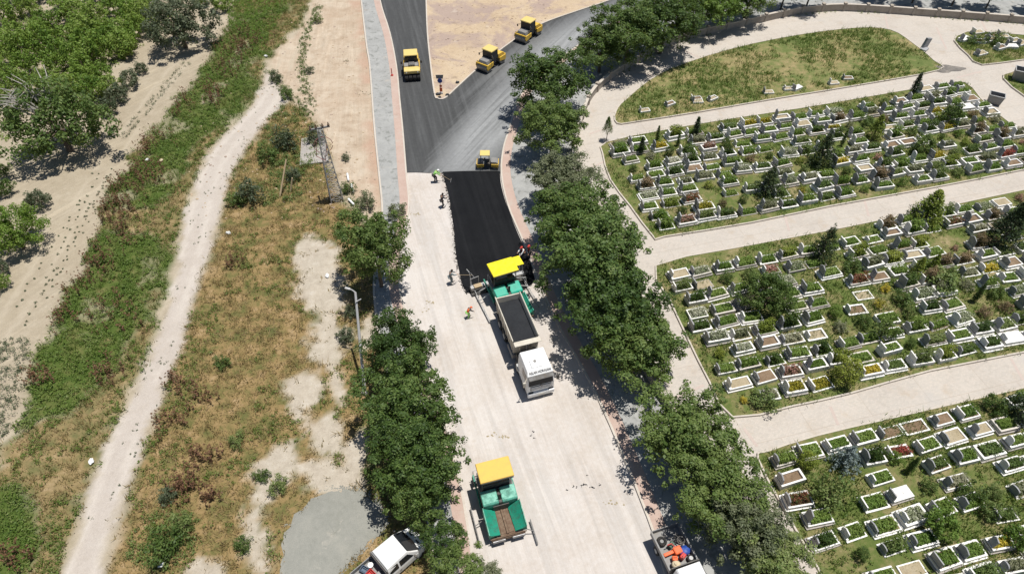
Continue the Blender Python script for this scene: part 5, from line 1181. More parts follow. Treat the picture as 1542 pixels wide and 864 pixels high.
ld = MB(); n, m = 14, 8; L_ = bed_l + .05; vs = []
for j in range(m + 1):
    for i in range(n + 1):
        u, v = i / n, j / m; vs.append(((v - .5) * 2.2, -nose_l / 2 + .12 + L_ * u, 2.12 + .22 * math.sin(math.pi * u) * math.sin(math.pi * v) + random.uniform(0, .06)))
nv = len(vs); vs += [(x, y, 1.5) for x, y, z in vs]
fs = [(j * (n + 1) + i, j * (n + 1) + i + 1, (j + 1) * (n + 1) + i + 1, (j + 1) * (n + 1) + i) for j in range(m) for i in range(n)]
al = ld.add(vs, fs).build('asphalt_load', M['load'], None, 0, True); put(al, c0, hd2); al.scale = (.9, 1, 1)
tag(al, 'black heap of hot asphalt filling the tipper bed', 'asphalt load')
# ---- white double-cab pickup
def pickup(p, rz):
    t = thing('pickup_truck', 'white double-cab pickup parked nose to the feathery tree with tools in its bed', 'pickup truck'); put(t, p, rz)
    for y in (1.65, -1.55):
        for s in (-1, 1): wheel(t, s * .82, y, .34, .24)
    def sec(y, w, z0, z1, k=.9): return [(-w, y, z0), (w, y, z0), (w, y, z0 + (z1 - z0) * .7), (w * k, y, z1), (-w * k, y, z1), (-w, y, z0 + (z1 - z0) * .7)]
    b = MB().loft([sec(-.78, .96, .38, 1.12, .97), sec(1.2, .96, .38, 1.12, .97), sec(1.75, .95, .36, 1.08, .94), sec(2.3, .9, .38, .98, .86), sec(2.52, .74, .42, .86, .75)]).build('body', M['white'], t, .04)
    MB().loft([[(-.94, -.8, 1.1), (.94, -.8, 1.1), (.93, 1.72, 1.1), (-.93, 1.72, 1.1)], [(-.88, -.79, 1.6), (.88, -.79, 1.6), (.84, 1.2, 1.6), (-.84, 1.2, 1.6)], [(-.8, -.76, 1.9), (.8, -.76, 1.9), (.76, .92, 1.92), (-.76, .92, 1.92)], [(-.68, -.7, 1.97), (.68, -.7, 1.97), (.66, .8, 1.985), (-.66, .8, 1.985)]]).build('cabin', M['white'], t, .04)
    MB().add([(-.84, 1.75, 1.13), (0, 1.83, 1.13), (.84, 1.75, 1.13), (.72, .99, 1.9), (0, 1.05, 1.92), (-.72, .99, 1.9), (-.84, 1.6, 1.1), (.84, 1.6, 1.1), (.72, .9, 1.88), (-.72, .9, 1.88)],
             [(0, 1, 4, 5), (1, 2, 3, 4), (0, 6, 7, 2, 1), (2, 7, 8, 3), (3, 8, 9, 5, 4), (5, 9, 6, 0)]).build('windscreen', M['glass'], t)
    for s in (-1, 1):
        for y0, y1 in ((.15, 1.25), (-.7, .02)):
            yt = min(y1, .85); a_ = (s * .945, s * .845)
            MB().add([(a_[0], y0, 1.16), (a_[0], y1, 1.16), (a_[1], yt, 1.72), (a_[1], y0, 1.72), (a_[0] - s * .08, y0, 1.16), (a_[0] - s * .08, y1, 1.16), (a_[1] - s * .08, yt, 1.72), (a_[1] - s * .08, y0, 1.72)],
                     [(0, 1, 2, 3), (0, 4, 5, 1), (1, 5, 6, 2), (2, 6, 7, 3), (3, 7, 4, 0)]).build('side_window', M['glass'], t)
        MB().tube([(s * .93, 1.3, 1.15), (s * 1.1, 1.3, 1.2)], .03).box((s * 1.14, 1.28, 1.25), (.18, .14, .2)).build('mirror', M['darkmetal'], t, .03)
        MB().box((s * .62, 2.36, .86), (.34, .3, .12), Matrix.Rotation(s * R_(-24), 3, 'Z')).build('headlight', M['glass'], t, .03)
        MB().box((s * .36, 2.03, 1.035), (.3, .12, .03), Matrix.Rotation(R_(-8), 3, 'X')).build('hood_vent', M['darkmetal'], t)
        MB().box((s * .97, .1, .75), (.03, .16, .04)).build('door_handle', M['darkmetal'], t)
    MB().box((0, 2.5, .52), (1.5, .12, .22)).build('bumper', M['white'], t, .05)
    bed = MB().box((0, -1.72, .68), (1.86, 1.84, .08)); bed.box((-.94, -1.72, .92), (.06, 1.84, .44)).box((.94, -1.72, .92), (.06, 1.84, .44)).box((0, -2.63, .92), (1.9, .06, .44)).build('cargo_bed', M['greymetal'], t, .01)
    MB().box((0, -.83, 1.4), (1.75, .08, .95)).build('rear_panel', M['greymetal'], t, .03)
    MB().tube([(-.86, -.92, .95), (-.86, -.92, 1.75), (.86, -.92, 1.75), (.86, -.92, .95)], .04).build('roll_bar', M['darkmetal'], t)
    MB().box((0, -.2, .5), (1.5, 4.2, .25)).build('chassis', M['darkmetal'], t)
    return t
rc = G(573, 841, 1.95); nz = G(632, 804, .8); dd = nz - rc; dd.z = 0; print('pickup', dd.length, 'want 3.3')
pd = dd.normalized(); pp = Vector((nz.x, nz.y, 0)) - pd * 2.52 * .94; hp_ = heading(rc, nz)
pickup(pp + Vector((0, 0, -.02)), hp_).scale = (1, .94, 1)
def inbed(o, x, y, z, p=pp, h=hp_, rz=0.):
    o.location = p + Matrix.Rotation(h, 3, 'Z') @ Vector((x, y, 0)) + Vector((0, 0, z)); o.rotation_euler = (0, 0, h + rz)
def crate(name, label, w, l, h, mat, cat='crate'):
    t = thing(name, label, cat)
    mb = MB().box((0, 0, .02), (w, l, .04))
    for s in (-1, 1): mb.box((s * (w / 2 - .02), 0, h / 2), (.04, l, h)).box((0, s * (l / 2 - .02), h / 2), (w, .04, h))
    mb.build('shell', mat, t, .008)
    for k in (-.25, .25): MB().box((0, k * l, h * .55), (w - .1, .04, .04)).build('divider', mat, t)
    return t
inbed(crate('crate', 'red slatted crate in the pickup bed', .62, .46, .3, M['red']), -.02, -1.5, .73, rz=.1)
inbed(crate('crate', 'grey-blue crate at the side of the pickup bed', .5, .42, .28, M['greyblue']), -.6, -1.65, .73, rz=.3)
t = thing('bucket', 'white bucket beside the crates in the pickup bed', 'bucket'); MB().cyl((0, 0, 0), (0, 0, .32), .13, .17, 16).build('body', M['white'], t, 0, True); MB().cyl((0, 0, .32), (0, 0, .34), .18, n=16).build('lid', M['white'], t, 0, True); inbed(t, -.5, -1.2, .73)
t = thing('jerrycan', 'bright cyan jerrycan next to the red crate', 'jerrycan'); MB().box((0, 0, .14), (.26, .52, .28)).build('body', M['cyan'], t, .05); MB().tube([(0, -.16, .28), (0, -.12, .36), (0, .1, .36), (0, .14, .28)], .025).build('handle', M['cyan'], t); MB().cyl((.05, .2, .28), (.05, .2, .34), .045).build('cap', M['white'], t); inbed(t, -.1, -2.0, .73, rz=.5)
for k, (x, lb) in enumerate(((.35, 'pale plank lying lengthways in the pickup bed, nearer the crates'), (.62, 'pale plank lying lengthways in the pickup bed, by the right side'))):
    o = MB().box((0, 0, .03), (.14, 1.5, .06)).build('plank', M['sack'], None, .01); inbed(o, x, -1.8, .73 + .0, rz=.06 * k); tag(o, lb, 'plank')
t = thing('power_tool', 'small grey machine behind the cab in the pickup bed', 'tool'); MB().box((0, 0, .12), (.3, .36, .24)).build('motor', M['steel'], t, .04); MB().tube([(0, .1, .2), (0, .3, .45), (.2, .3, .45)], .03).build('handle', M['darkmetal'], t); inbed(t, .25, -1.12, .73)
# ---- small dropside lorry
def lorry(p, rz):
    t = thing('dropside_lorry', 'small lorry with white cab and grey open bed on the right footway', 'lorry'); put(t, p, rz)
    for y in (2.1, -1.5):
        for s in (-1, 1): wheel(t, s * .8, y, .36, .26)
    MB().box((0, .3, .6), (.8, 5.2, .22)).build('chassis', M['darkmetal'], t)
    bd = MB().box((0, -1.05, .86), (1.86, 3.1, .08)).build('bed_floor', M['greymetal'], t)
    for s in (-1, 1): MB().box((s * .93, -1.05, 1.12), (.06, 3.1, .46)).box((s * .95, -1.05, 1.36), (.1, 3.14, .05)).build('side_board', M['greymetal'], bd)
    MB().box((0, -2.6, 1.12), (1.86, .06, .46)).build('tailboard', M['greymetal'], bd); MB().box((0, .52, 1.3), (1.86, .08, .85)).build('headboard', M['darkmetal'], bd)
    X = .86
    cab = MB().loft([[(-X, .75, .55), (X, .75, .55), (X, 2.85, .55), (-X, 2.85, .55)], [(-X, .72, 1.25), (X, .72, 1.25), (X, 2.85, 1.25), (-X, 2.85, 1.25)], [(-X + .06, .74, 1.95), (X - .06, .74, 1.95), (X - .08, 2.25, 1.95), (-X + .08, 2.25, 1.95)], [(-X + .14, .8, 2.08), (X - .14, .8, 2.08), (X - .16, 2.05, 2.08), (-X + .16, 2.05, 2.08)]]).build('cab', M['white'], t, .05)
    MB().add([(-.74, 2.84, 1.28), (.74, 2.84, 1.28), (.68, 2.3, 1.92), (-.68, 2.3, 1.92), (-.74, 2.7, 1.28), (.74, 2.7, 1.28), (.68, 2.15, 1.92), (-.68, 2.15, 1.92)], [(0, 1, 2, 3), (0, 4, 5, 1), (1, 5, 6, 2), (2, 6, 7, 3), (3, 7, 4, 0)]).build('windscreen', M['glass'], cab)
    for s in (-1, 1):
        MB().box((s * .85, 1.6, 1.55), (.05, 1.0, .5)).build('side_window', M['glass'], cab)
        MB().box((s * .65, 2.88, .85), (.3, .06, .18)).build('headlight', M['glass'], cab, .02)
    MB().box((0, 2.9, .55), (1.75, .14, .25)).build('bumper', M['darkmetal'], t, .03)
    return t
q0, q1 = G(980, 800, 1.38), G(1021, 788, 1.38); c0l, c1l = G(1013, 851, 2.0), G(1051, 840, 2.0)
rm = (q0 + q1) / 2; cm = (c0l + c1l) / 2; dl = cm - rm; dl.z = 0; print('lorry', dl.length, 'want 3.35', (q0 - q1).length)
ldv = dl.normalized(); lp = Vector((rm.x, rm.y, .143)) + ldv * 2.6 * .86; lh = heading(rm, cm)
lorry(lp, lh).scale = (1.04, .86, 1)
def inl(o, x, y, z, rz=0.): inbed(o, x, y * .86, z + .14, lp, lh, rz)
def heap(name, label, cat, mat, parts):
    t = thing(name, label, cat)
    for nm, mb, b in parts: mb.build(nm, mat, t, b, True)
    return t
t = thing('plate_compactor', 'bright orange machine with a long shaft across the lorry bed', 'machine'); MB().box((.25, 0, .18), (.55, .5, .36)).build('engine_cover', M['orange'], t, .08); MB().box((-.35, .05, .14), (.75, .22, .16)).build('shaft', M['orange'], t, .04); MB().tube([(.2, .2, .3), (.0, .45, .5), (-.3, .45, .5)], .03).build('handle', M['red'], t); inl(t, .15, -.7, .9, 3.2)
t = thing('fuel_can', 'red fuel can lying behind the lorry cab', 'fuel can'); MB().box((0, 0, .17), (.42, .3, .34)).build('body', M['red'], t, .06); MB().tube([(-.12, 0, .34), (-.1, 0, .42), (.1, 0, .42), (.12, 0, .34)], .025).build('handle', M['red'], t); MB().cyl((.15, .08, .34), (.17, .08, .42), .04).build('cap', M['darkmetal'], t); inl(t, -.25, -.2, .9, .5)
t = thing('fuel_can', 'orange-red can beside the beige sack in the lorry bed', 'fuel can'); MB().box((0, 0, .15), (.36, .3, .3)).build('body', M['orange'], t, .06); MB().tube([(-.1, 0, .3), (-.08, 0, .38), (.08, 0, .38), (.1, 0, .3)], .022).build('handle', M['orange'], t); inl(t, .3, -.25, .9, -.3)
t = heap('sack', 'round beige sack against the lorry cab', 'sack', M['sack'], [('bag', MB().ball((0, 0, .2), .3, 14, 9, (1, .9, .75), .05), 0), ('tied_neck', MB().cyl((0, 0, .38), (.05, 0, .5), .07, .1, 10), 0)]); inl(t, .42, .2, .9)
t = heap('tarpaulin', 'crumpled blue tarpaulin bundle in the lorry bed', 'tarpaulin', M['blue'], [('bundle', MB().ball((0, 0, .16), .34, 12, 8, (1.1, .9, .55), .16), 0), ('fold', MB().ball((.2, .15, .2), .2, 10, 7, (1, .8, .6), .2), 0)]); inl(t, -.55, -.55, .9)
t = thing('toolbox', 'dark green toolbox in the middle of the lorry bed', 'toolbox'); MB().box((0, 0, .14), (.42, .28, .28)).build('body', M['green'], t, .03); MB().tube([(-.12, 0, .28), (-.1, 0, .36), (.1, 0, .36), (.12, 0, .28)], .02).build('handle', M['darkmetal'], t); inl(t, .1, -1.25, .9, .4)
t = thing('spare_wheel', 'small wheel with pale rim at the right side of the lorry bed', 'wheel'); MB().cyl((0, 0, 0), (0, 0, .18), .24, n=20).build('tyre', M['rubber'], t, .03, True); MB().cyl((0, 0, .01), (0, 0, .2), .13, n=16).build('rim', M['lightmetal'], t, 0, True); inl(t, -.7, .1, .9)
t = thing('tyre', 'black tyre lying at the back left of the lorry bed', 'tyre'); mb = MB()
for i in range(16):
    a0, a1 = i * 6.283 / 16, (i + 1) * 6.283 / 16; mb.cyl((.24 * math.cos(a0), .24 * math.sin(a0), .1), (.24 * math.cos(a1), .24 * math.sin(a1), .1), .1, n=8, caps=False)
mb.build('ring', M['rubber'], t, 0, True); MB().cyl((0, 0, .05), (0, 0, .12), .12, n=14).build('rim', M['greymetal'], t); inl(t, .55, -1.75, .9)
t = thing('hose_coil', 'tangled dark hose coil at the back right of the lorry bed', 'hose'); mb = MB(); rr = random.Random(3)
for k in range(4):
    c_ = Vector((rr.uniform(-.2, .2), rr.uniform(-.25, .25), .05 + .06 * k)); r0 = rr.uniform(.18, .32); mb.tube([c_ + Vector((r0 * math.cos(a * .45), r0 * math.sin(a * .45), 0)) for a in range(15)], .035)
mb.build('coil', M['darkmetal'], t, 0, True); MB().cyl((.2, 0, .1), (.45, .1, .2), .05).build('nozzle', M['steel'], t); inl(t, -.5, -1.6, .9)
# ================================================================== PEOPLE
def skin_obj(name, nodes, edges, mat, parent, root=0, sub=1):
    me = bpy.data.meshes.new(name); me.from_pydata([n[0] for n in nodes], edges, []); me.materials.append(mat)
    o = link(name, me, parent); md = o.modifiers.new('skin', 'SKIN'); md.use_smooth_shade = True
    sv = me.skin_vertices[0] if me.skin_vertices else None
    if sv is None:
        bm = bmesh.new(); bm.from_mesh(me); bm.verts.layers.skin.verify(); bm.to_mesh(me); bm.free(); sv = me.skin_vertices[0]
    for i, n in enumerate(nodes): sv.data[i].radius = (n[1], n[2] if len(n) > 2 else n[1]); sv.data[i].use_root = (i == root)
    s = o.modifiers.new('sub', 'SUBSURF'); s.levels = sub; s.render_levels = sub
    return o
def person(label, p, rz, bend=0., shirt='cloth_dark', trousers='cloth_blue', vest=None, helmet=None, hands=((-.22, .38, 1.0), (.22, .42, 1.05)), stride=.12, s=1.):
    t = thing('person', label, 'person', p, rz, None); t.scale = (s, s, s)
    Rb = Matrix.Rotation(-bend, 3, 'X'); pv = Vector((0, -.04 - .18 * math.sin(bend), .95))
    def U_(x, y, z): return tuple(pv + Rb @ (Vector((x, y, z)) - Vector((0, 0, .95))))
    J = {}; J['pel'] = tuple(pv); J['sp'] = U_(0, .01, 1.16); J['ch'] = U_(0, .01, 1.36); J['nk'] = U_(0, .0, 1.5); J['hb'] = U_(0, .03, 1.57); J['hd'] = U_(0, .05, 1.66); J['tp'] = U_(0, .03, 1.75)
    nodes = [(J['pel'], .15, .11), (J['sp'], .135, .1), (J['ch'], .16, .11), (J['nk'], .055), (J['hb'], .075, .08), (J['hd'], .085, .1), (J['tp'], .055, .07)]
    edges = [(0, 1), (1, 2), (2, 3), (3, 4), (4, 5), (5, 6)]
    def add(n, par): nodes.append(n); edges.append((par, len(nodes) - 1)); return len(nodes) - 1
    legs = []; arms = []
    for sx, st in ((-1, stride), (1, -stride)):
        a = add(((pv.x + sx * .1, pv.y, .88), .088), 0); k = add(((sx * .12, .06 + st * .7 - .0, .5), .06), a); an = add(((sx * .12, st - .02, .09), .042), k); to = add(((sx * .13, st + .15, .045), .042, .035), an); legs.append((a, k, an, to))
    for sx, hnd in zip((-1, 1), hands):
        sh = Vector(U_(sx * .19, 0, 1.43)); h_ = Vector(hnd); mid_ = (sh + h_) / 2; d_ = (h_ - sh); L = .56; dl_ = d_.length
        if dl_ > L: h_ = sh + d_ * (L / dl_); mid_ = (sh + h_) / 2; dl_ = L
        off = math.sqrt(max(.0, (L / 2) ** 2 - (dl_ / 2) ** 2)); el = mid_ + Vector((sx * .6, -.3, -.75)).normalized() * off
        a = add((tuple(sh), .062), 2); e = add((tuple(el), .045), a); w = add((tuple(h_), .032), e); dr = (h_ - el).normalized()
        pm = add((tuple(h_ + dr * .06), .03, .02), w); arms.append((a, e, w))
        q = dr.cross(Vector((0, 0, 1)));  q = q.normalized() if q.length > .1 else Vector((1, 0, 0)); dn = q.cross(dr)
        for f, (lt, o_) in enumerate(((.075, -.03), (.085, -.01), (.08, .01), (.06, .03))):
            b0 = h_ + dr * .09 + q * o_; f1 = add((tuple(b0), .0095), pm); f2 = add((tuple(b0 + dr * lt * .5 + dn * .02), .009), f1); add((tuple(b0 + dr * lt * .7 + dn * (lt * .55)), .008), f2)
        th = add((tuple(h_ + dr * .05 + q * -.045), .011), pm); add((tuple(h_ + dr * .085 + q * -.055 + dn * .03), .0095), th)
    body = skin_obj('body', nodes, edges, M['skin'], t, 0, 1)
    # face
    hd = Vector(J['hd']); fwd = Rb @ Vector((0, 1, 0)); upv = Rb @ Vector((0, 0, 1)); f = MB()
    f.cyl(hd + fwd * .085 + upv * .03, hd + fwd * .115 - upv * .015, .008, .016, 6)
    for sx in (-1, 1): f.ball(hd + Vector((sx * .085, 0, 0)) + fwd * -.005, .025, 6, 5, (.4, .7, 1.1))
    f.build('face_features', M['skin'], t, 0, True)
    e = MB()
    for sx in (-1, 1): e.ball(hd + Vector((sx * .033, 0, 0)) + fwd * .088 + upv * .03, .011, 6, 5)
    e.box(hd + fwd * .092 - upv * .045, (.045, .01, .008), Rb); e.build('eyes_and_mouth', M['hair'], t)
    if helmet: MB().ball(hd + upv * .045 - fwd * .005, .125, 14, 8, (.95, 1.12, .85)).cyl(hd + upv * .03 + fwd * .09, hd + upv * .02 + fwd * .17, .09, .07, 10).build('cap', M[helmet], t, 0, True)
    else: MB().ball(hd + upv * .03 - fwd * .015, .108, 12, 8, (.92, 1.08, 1.0)).build('hair', M['hair'], t, 0, True)
    def sub(name, ids, grow, mat):
        mp = {i: k for k, i in enumerate(ids)}; ns = [(nodes[i][0], nodes[i][1] + grow, (nodes[i][2] if len(nodes[i]) > 2 else nodes[i][1]) + grow) for i in ids]
        es = [(mp[a], mp[b]) for a, b in edges if a in mp and b in mp]; return skin_obj(name, ns, es, M[mat], t, 0, 1)
    sub('shirt', [0, 1, 2] + [i for a in arms for i in a], .022, shirt)
    sub('trousers', [0] + [i for l in legs for i in l[:3]], .026, trousers)
    for l in legs: sub('boot', [l[2], l[3]], .016, 'darkmetal')
    if vest: sub('vest', [0, 1, 2] + [a[0] for a in arms], .036, vest)
    return t
def tool_rake(name, label, a, b, head=True, w=.7):
    t = thing(name, label, name.replace('_', ' '), a); d = Vector(b) - Vector(a)
    MB().cyl((0, 0, 0), d, .018, n=7).build('handle', M['wood'], t)
    if head:
        n = Vector((-d.y, d.x, 0)).normalized(); mb = MB(); mb.cyl(d - n * w / 2, d + n * w / 2, .035, n=6)
        mb.build('head', M['steel'], t)
    return t
def face_px(a, b): return heading(G(*a), G(*b))
def wpos(t, v): return Matrix.Translation(t.location) @ Matrix.Rotation(t.rotation_euler.z, 4, 'Z') @ Vector(v)
P = []
t = person('bending worker in a pale green hi-vis vest raking at the asphalt joint', G(656, 274, .012), face_px((656, 274), (675, 272)), R_(42), 'cloth_hivis', 'cloth_dark', 'cloth_hivis', 'white', ((-.1, .75, .75), (.15, .6, .8)))
tool_rake('rake', 'long rake held by the bending hi-vis worker', wpos(t, (-.15, .35, 1.0)), wpos(t, (.1, 1.6, .06)))
t = person('worker in dark clothes standing beside the fresh asphalt edge with a tool', G(667, 312, .012), face_px((667, 312), (680, 305)), R_(12), 'cloth_dark', 'cloth_dark', None, None, ((-.15, .5, 1.1), (.2, .42, 1.15)))
tool_rake('shovel', 'shovel held by the worker in dark clothes', wpos(t, (.22, .3, 1.25)), wpos(t, (-.25, .9, .06)), True, .28)
t = person('worker in grey clothes raking toward the paver screed', G(680, 427, .012), face_px((680, 427), (700, 420)), R_(15), 'cloth_grey', 'cloth_grey', None, None, ((-.15, .5, 1.1), (.2, .5, 1.15)))
tool_rake('rake', 'long rake held by the grey worker beside the paver', wpos(t, (.1, .2, 1.15)), wpos(t, (-.1, 2.1, .05)))
person('crouching worker in an orange vest alone on the milled road left of the truck', G(706, 478, .012), face_px((706, 478), (715, 475)), R_(35), 'cloth_dark', 'cloth_hivis', 'cloth_orange', 'orange', ((-.2, .45, .8), (.2, .6, .9)), s=.8)
person('worker in a red vest nearest the yellow paver canopy', G(787, 391, .145), face_px((787, 391), (770, 400)), R_(14), 'white', 'cloth_dark', 'cloth_red', 'red', ((-.2, .4, 1.0), (.2, .4, 1.05)))
person('worker in a red vest under the tree behind the first red worker', G(797, 389, .145), face_px((797, 389), (785, 400)), R_(10), 'cloth_dark', 'cloth_dark', 'cloth_red', 'red', ((-.2, .4, 1.0), (.2, .4, 1.05)))

# ================================================================== SMALL THINGS
# lattice pylon
pb = G(507, 300, 0); r1 = math.hypot(*G(483, 192, 0)[:2]); hp = H * (1 - math.hypot(pb.x, pb.y) / r1); print('pylon h', hp)
t = thing('lattice_pylon', 'grey lattice pylon with a reddish cable loop rising from weeds', 'pylon', (pb.x, pb.y, -.1), R_(20))
def wid(z): return .62 - .38 * z / hp
for sx, sy in ((-1, -1), (1, -1), (1, 1), (-1, 1)): MB().cyl((sx * wid(0), sy * wid(0), 0), (sx * wid(hp), sy * wid(hp), hp), .055, .045, 6).build('leg', M['lightmetal'], t)
mb = MB(); nb = 14
for k in range(nb):
    z0, z1 = hp * k / nb, hp * (k + 1) / nb; a, b = wid(z0), wid(z1)
    for q in range(4):
        c0_, c1_ = [((-1, -1), (1, -1), (1, 1), (-1, 1))[(q + e) % 4] for e in (0, 1)]
        mb.cyl((c0_[0] * a, c0_[1] * a, z0), (c1_[0] * b, c1_[1] * b, z1), .022, n=4); mb.cyl((c1_[0] * a, c1_[1] * a, z0), (c0_[0] * b, c0_[1] * b, z1), .022, n=4); mb.cyl((c0_[0] * b, c0_[1] * b, z1), (c1_[0] * b, c1_[1] * b, z1), .022, n=4)
mb.build('bracing', M['lightmetal'], t)
MB().box((0, 0, hp + .05), (1.9, .14, .14)).box((0, .5, hp - .7), (.14, 1.4, .12)).build('cross_arm', M['greymetal'], t)
for x in (-.85, -.3, .3, .85): MB().cyl((x, 0, hp + .1), (x, 0, hp + .5), .07, .05, 8).cyl((x, 0, hp + .2), (x, 0, hp + .26), .12, n=8).build('insulator', M['rust'], t)
mb = MB(); mb.tube([(.9 * math.cos(a * .5) , .55, hp - 2.2 + .9 * math.sin(a * .5)) for a in range(13)], .03); mb.tube([(-.6, -.5, hp - 1), (-.9, -.6, hp - 2.5), (-.2, -.6, hp - 3.2), (.3, -.5, hp - 1.5)], .03); mb.build('cable_loop', paint('red_cable', (.3, .1, .09), .6, .2), t)
# leaning lamp post
lb, lt_ = G(549, 592, 0), G(535, 440, 6.6); ax = lt_ - lb; print('lamp lean', ax.length)
t = thing('lamp_post', 'pale leaning street lamp post with a short arm between road trees and dry field', 'lamp post', lb)
MB().cyl((0, 0, -.2), ax, .14, .09, 12).build('post', M['lightmetal'], t, 0, True)
ae = G(525, 435, 6.8) - lb
MB().tube([ax, ax + (ae - ax) * .5 + Vector((0, 0, .1)), ae], .05).build('arm', M['lightmetal'], t)
hd_ = (ae - ax).normalized(); MB().box(ae + hd_ * .1, (.45, .2, .1), math.atan2(hd_.y, hd_.x)).build('lamp_head', M['lightmetal'], t, .05)
MB().cyl((0, 0, -.1), (0, 0, .12), .28, .24, 12).build('base_plate', M['slab'], t)
MB().box(ax * .93 + Vector((.2, -.1, 0)), (.5, .06, .06), R_(40)).build('bracket', M['lightmetal'], t)
# wooden posts
for a, b, z, lb_ in (((421, 296), (431, 240), 3.0, 'longer of two bare wooden posts leaning left of the pylon'), ((437, 290), (440, 268), 1.5, 'shorter wooden post beside the leaning one left of the pylon')):
    p = G(*a); q = G(*b, z); o = MB().cyl((0, 0, -.1), q - p, .1, .08, 9).build('wooden_post', M['wood'], None, 0, True); o.location = p; tag(o, lb_, 'post')
# slab by the pylon
o = sheet('concrete_slab', W([(452, 252), (455, 212), (488, 205), (496, 246)], 1), .3, M['slab'], skirt=.45, label='weathered flat concrete slab behind the pylon'); o['kind'] = 'structure'
for i, (a, b, lb_) in enumerate((((523, 262), (525, 272), 'short white pipe piece, upper of three right of the pylon'), ((529, 278), (532, 289), 'white pipe piece, middle of three right of the pylon'), ((525, 300), (533, 308), 'white pipe piece, lowest of three right of the pylon'))):
    p, q = G(*a, .2), G(*b, .2); tag(MB().cyl(p, q, .11, n=12).cyl(p, p + (q - p) * .1, .14, n=12).build('pipe', M['white'], None, 0, True), lb_, 'pipe')
# sign at the tip of the island
p = G(664, 141, .1); t = thing('traffic_sign', 'small blue and orange sign post at the tip of the dirt island', 'sign', p)
MB().cyl((0, 0, 0), (0, 0, 2.1), .04, n=8).build('pole', M['blue'], t); MB().cyl((0, -.05, 1.75), (0, -.08, 1.75), .3, n=20).build('sign_disc', M['blue'], t); MB().box((0, 0, 2.25), (.75, .05, .5), top=(1.25, 1)).build('grey_plate', M['greymetal'], t)
MB().box((.05, -.05, .55), (.32, .06, .5)).box((.05, -.05, 1.05), (.3, .05, .25)).build('marker_board', M['orange'], t)
MB().box((0, 0, .06), (.5, .4, .12)).build('base', M['slab'], t)
p = G(590.5, 114, .15); t = thing('marker_post', 'slim red marker post on the left pavement edge', 'post', p); MB().cyl((0, 0, 0), (0, 0, 1.0), .06, .05, 10).build('pole', M['red'], t); MB().box((0, 0, .04), (.3, .3, .08)).build('foot', M['red'], t, .02)
for i, (px, py, s_, lb_) in enumerate(((660, 143, .45, 'dark broken stone left of the island sign'), (662, 147, .3, 'small dark stone at the very tip of the island'), (674, 144, .4, 'dark stone right of the island sign'), (689, 125, .4, 'dark stone by the right kerb of the island'))):
    p = G(px, py, .1); o = MB().ball((0, 0, s_ * .25), s_ * .6, 8, 6, (1.2, .8, .6), .25).build('stone', M['darkstone'], None); o.location = p; tag(o, lb_, 'stone')
for i, (px, py, c, lb_) in enumerate(((223, 242, 'white', 'white rubbish bag in the weeds left of the gravel track'), (243, 243, 'sack', 'pinkish rubbish bag beside the white bag in the weeds'), (138, 695, 'white', 'white scrap by the left edge of the gravel track'), (344, 352, 'white', 'pale scrap at the right edge of the gravel track'), (245, 850, 'white', 'white bag under the big green shrub near the bottom'), (493, 416, 'white', 'white scrap on the pale patch below the pylon'), (401, 86, 'white', 'white scrap at the top of the gravel track'))):
    p = G(px, py); o = MB().ball((0, 0, .12), .22, 9, 6, (1.2, .8, .6), .22).build('rubbish_bag', M[c], None); o.location = (p.x, p.y, gz(p.x, p.y) + .03); o.rotation_euler = (0, 0, i); tag(o, lb_, 'rubbish')
# crumbs, dirt
mb = MB()
for px, py in ((853, 737), (864, 732), (868, 733), (877, 731), (883, 730), (889, 732), (893, 733), (903, 729), (884, 714), (880, 729), (800, 655), (806, 660), (803, 650)):
    for k in range(3): p = G(px + random.uniform(-2, 2), py + random.uniform(-1.5, 1.5), .02); mb.ball(p, random.uniform(.02, .055), 6, 4, (1.3, 1, .5), .3)
tag(mb.build('asphalt_crumbs', M['load'], None), 'scattered black asphalt crumbs on the milled road', 'crumbs', None, 'stuff')
mb = MB()
for px, py, n in ((648, 455, 9), (760, 657, 14), (745, 655, 8), (640, 466, 4), (630, 322, 12), (520, 92, 10), (545, 140, 14), (930, 757, 6), (918, 756, 5)):
    for k in range(n): p = G(px + random.gauss(0, 5), py + random.gauss(0, 2), .02); mb.ball(p, random.uniform(.03, .08), 6, 4, (1.3, 1, .4), .3)
tag(mb.build('dirt_clods', M['soil_pale'], None), 'small brown clods lying on the milled road and dirt strip', 'clods', None, 'stuff')
mb = MB()
fe = W([(704, 441), (696, 428), (691, 405), (686.5, 381), (684, 350), (680, 322), (676, 296), (669, 271), (667, 260)], 6)
for k in range(420):
    i = random.randrange(len(fe) - 1); q = fe[i].lerp(fe[i + 1], random.random()); d_ = abs(random.gauss(0, .16)); mb.ball((q.x - d_, q.y + random.gauss(0, .1), .02), random.uniform(.015, .06) * (1.2 - min(1, d_ * 2)), 5, 4, (1.2, 1, .6), .3)
tag(mb.build('mat_edge_crumbs', M['fresh'], None), 'ragged crumbs along the left edge of the fresh asphalt', 'crumbs', None, 'stuff')
mb = MB()
for k in range(1600):
    i = random.randrange(len(gp)); p = gp[i].lerp(gp[(i + 1) % len(gp)], random.random()); c_ = Vector((cgx, cgy, 0)); q = c_ + (p - c_) * (1 + random.gauss(.0, .05)); mb.ball((q.x, q.y, .02), random.uniform(.02, .07), 5, 4, (1.2, 1, .6), .3)
tag(mb.build('grit_scatter', M['grit'], None), 'loose grit scattered round the edge of the grey heap', 'grit', None, 'stuff')
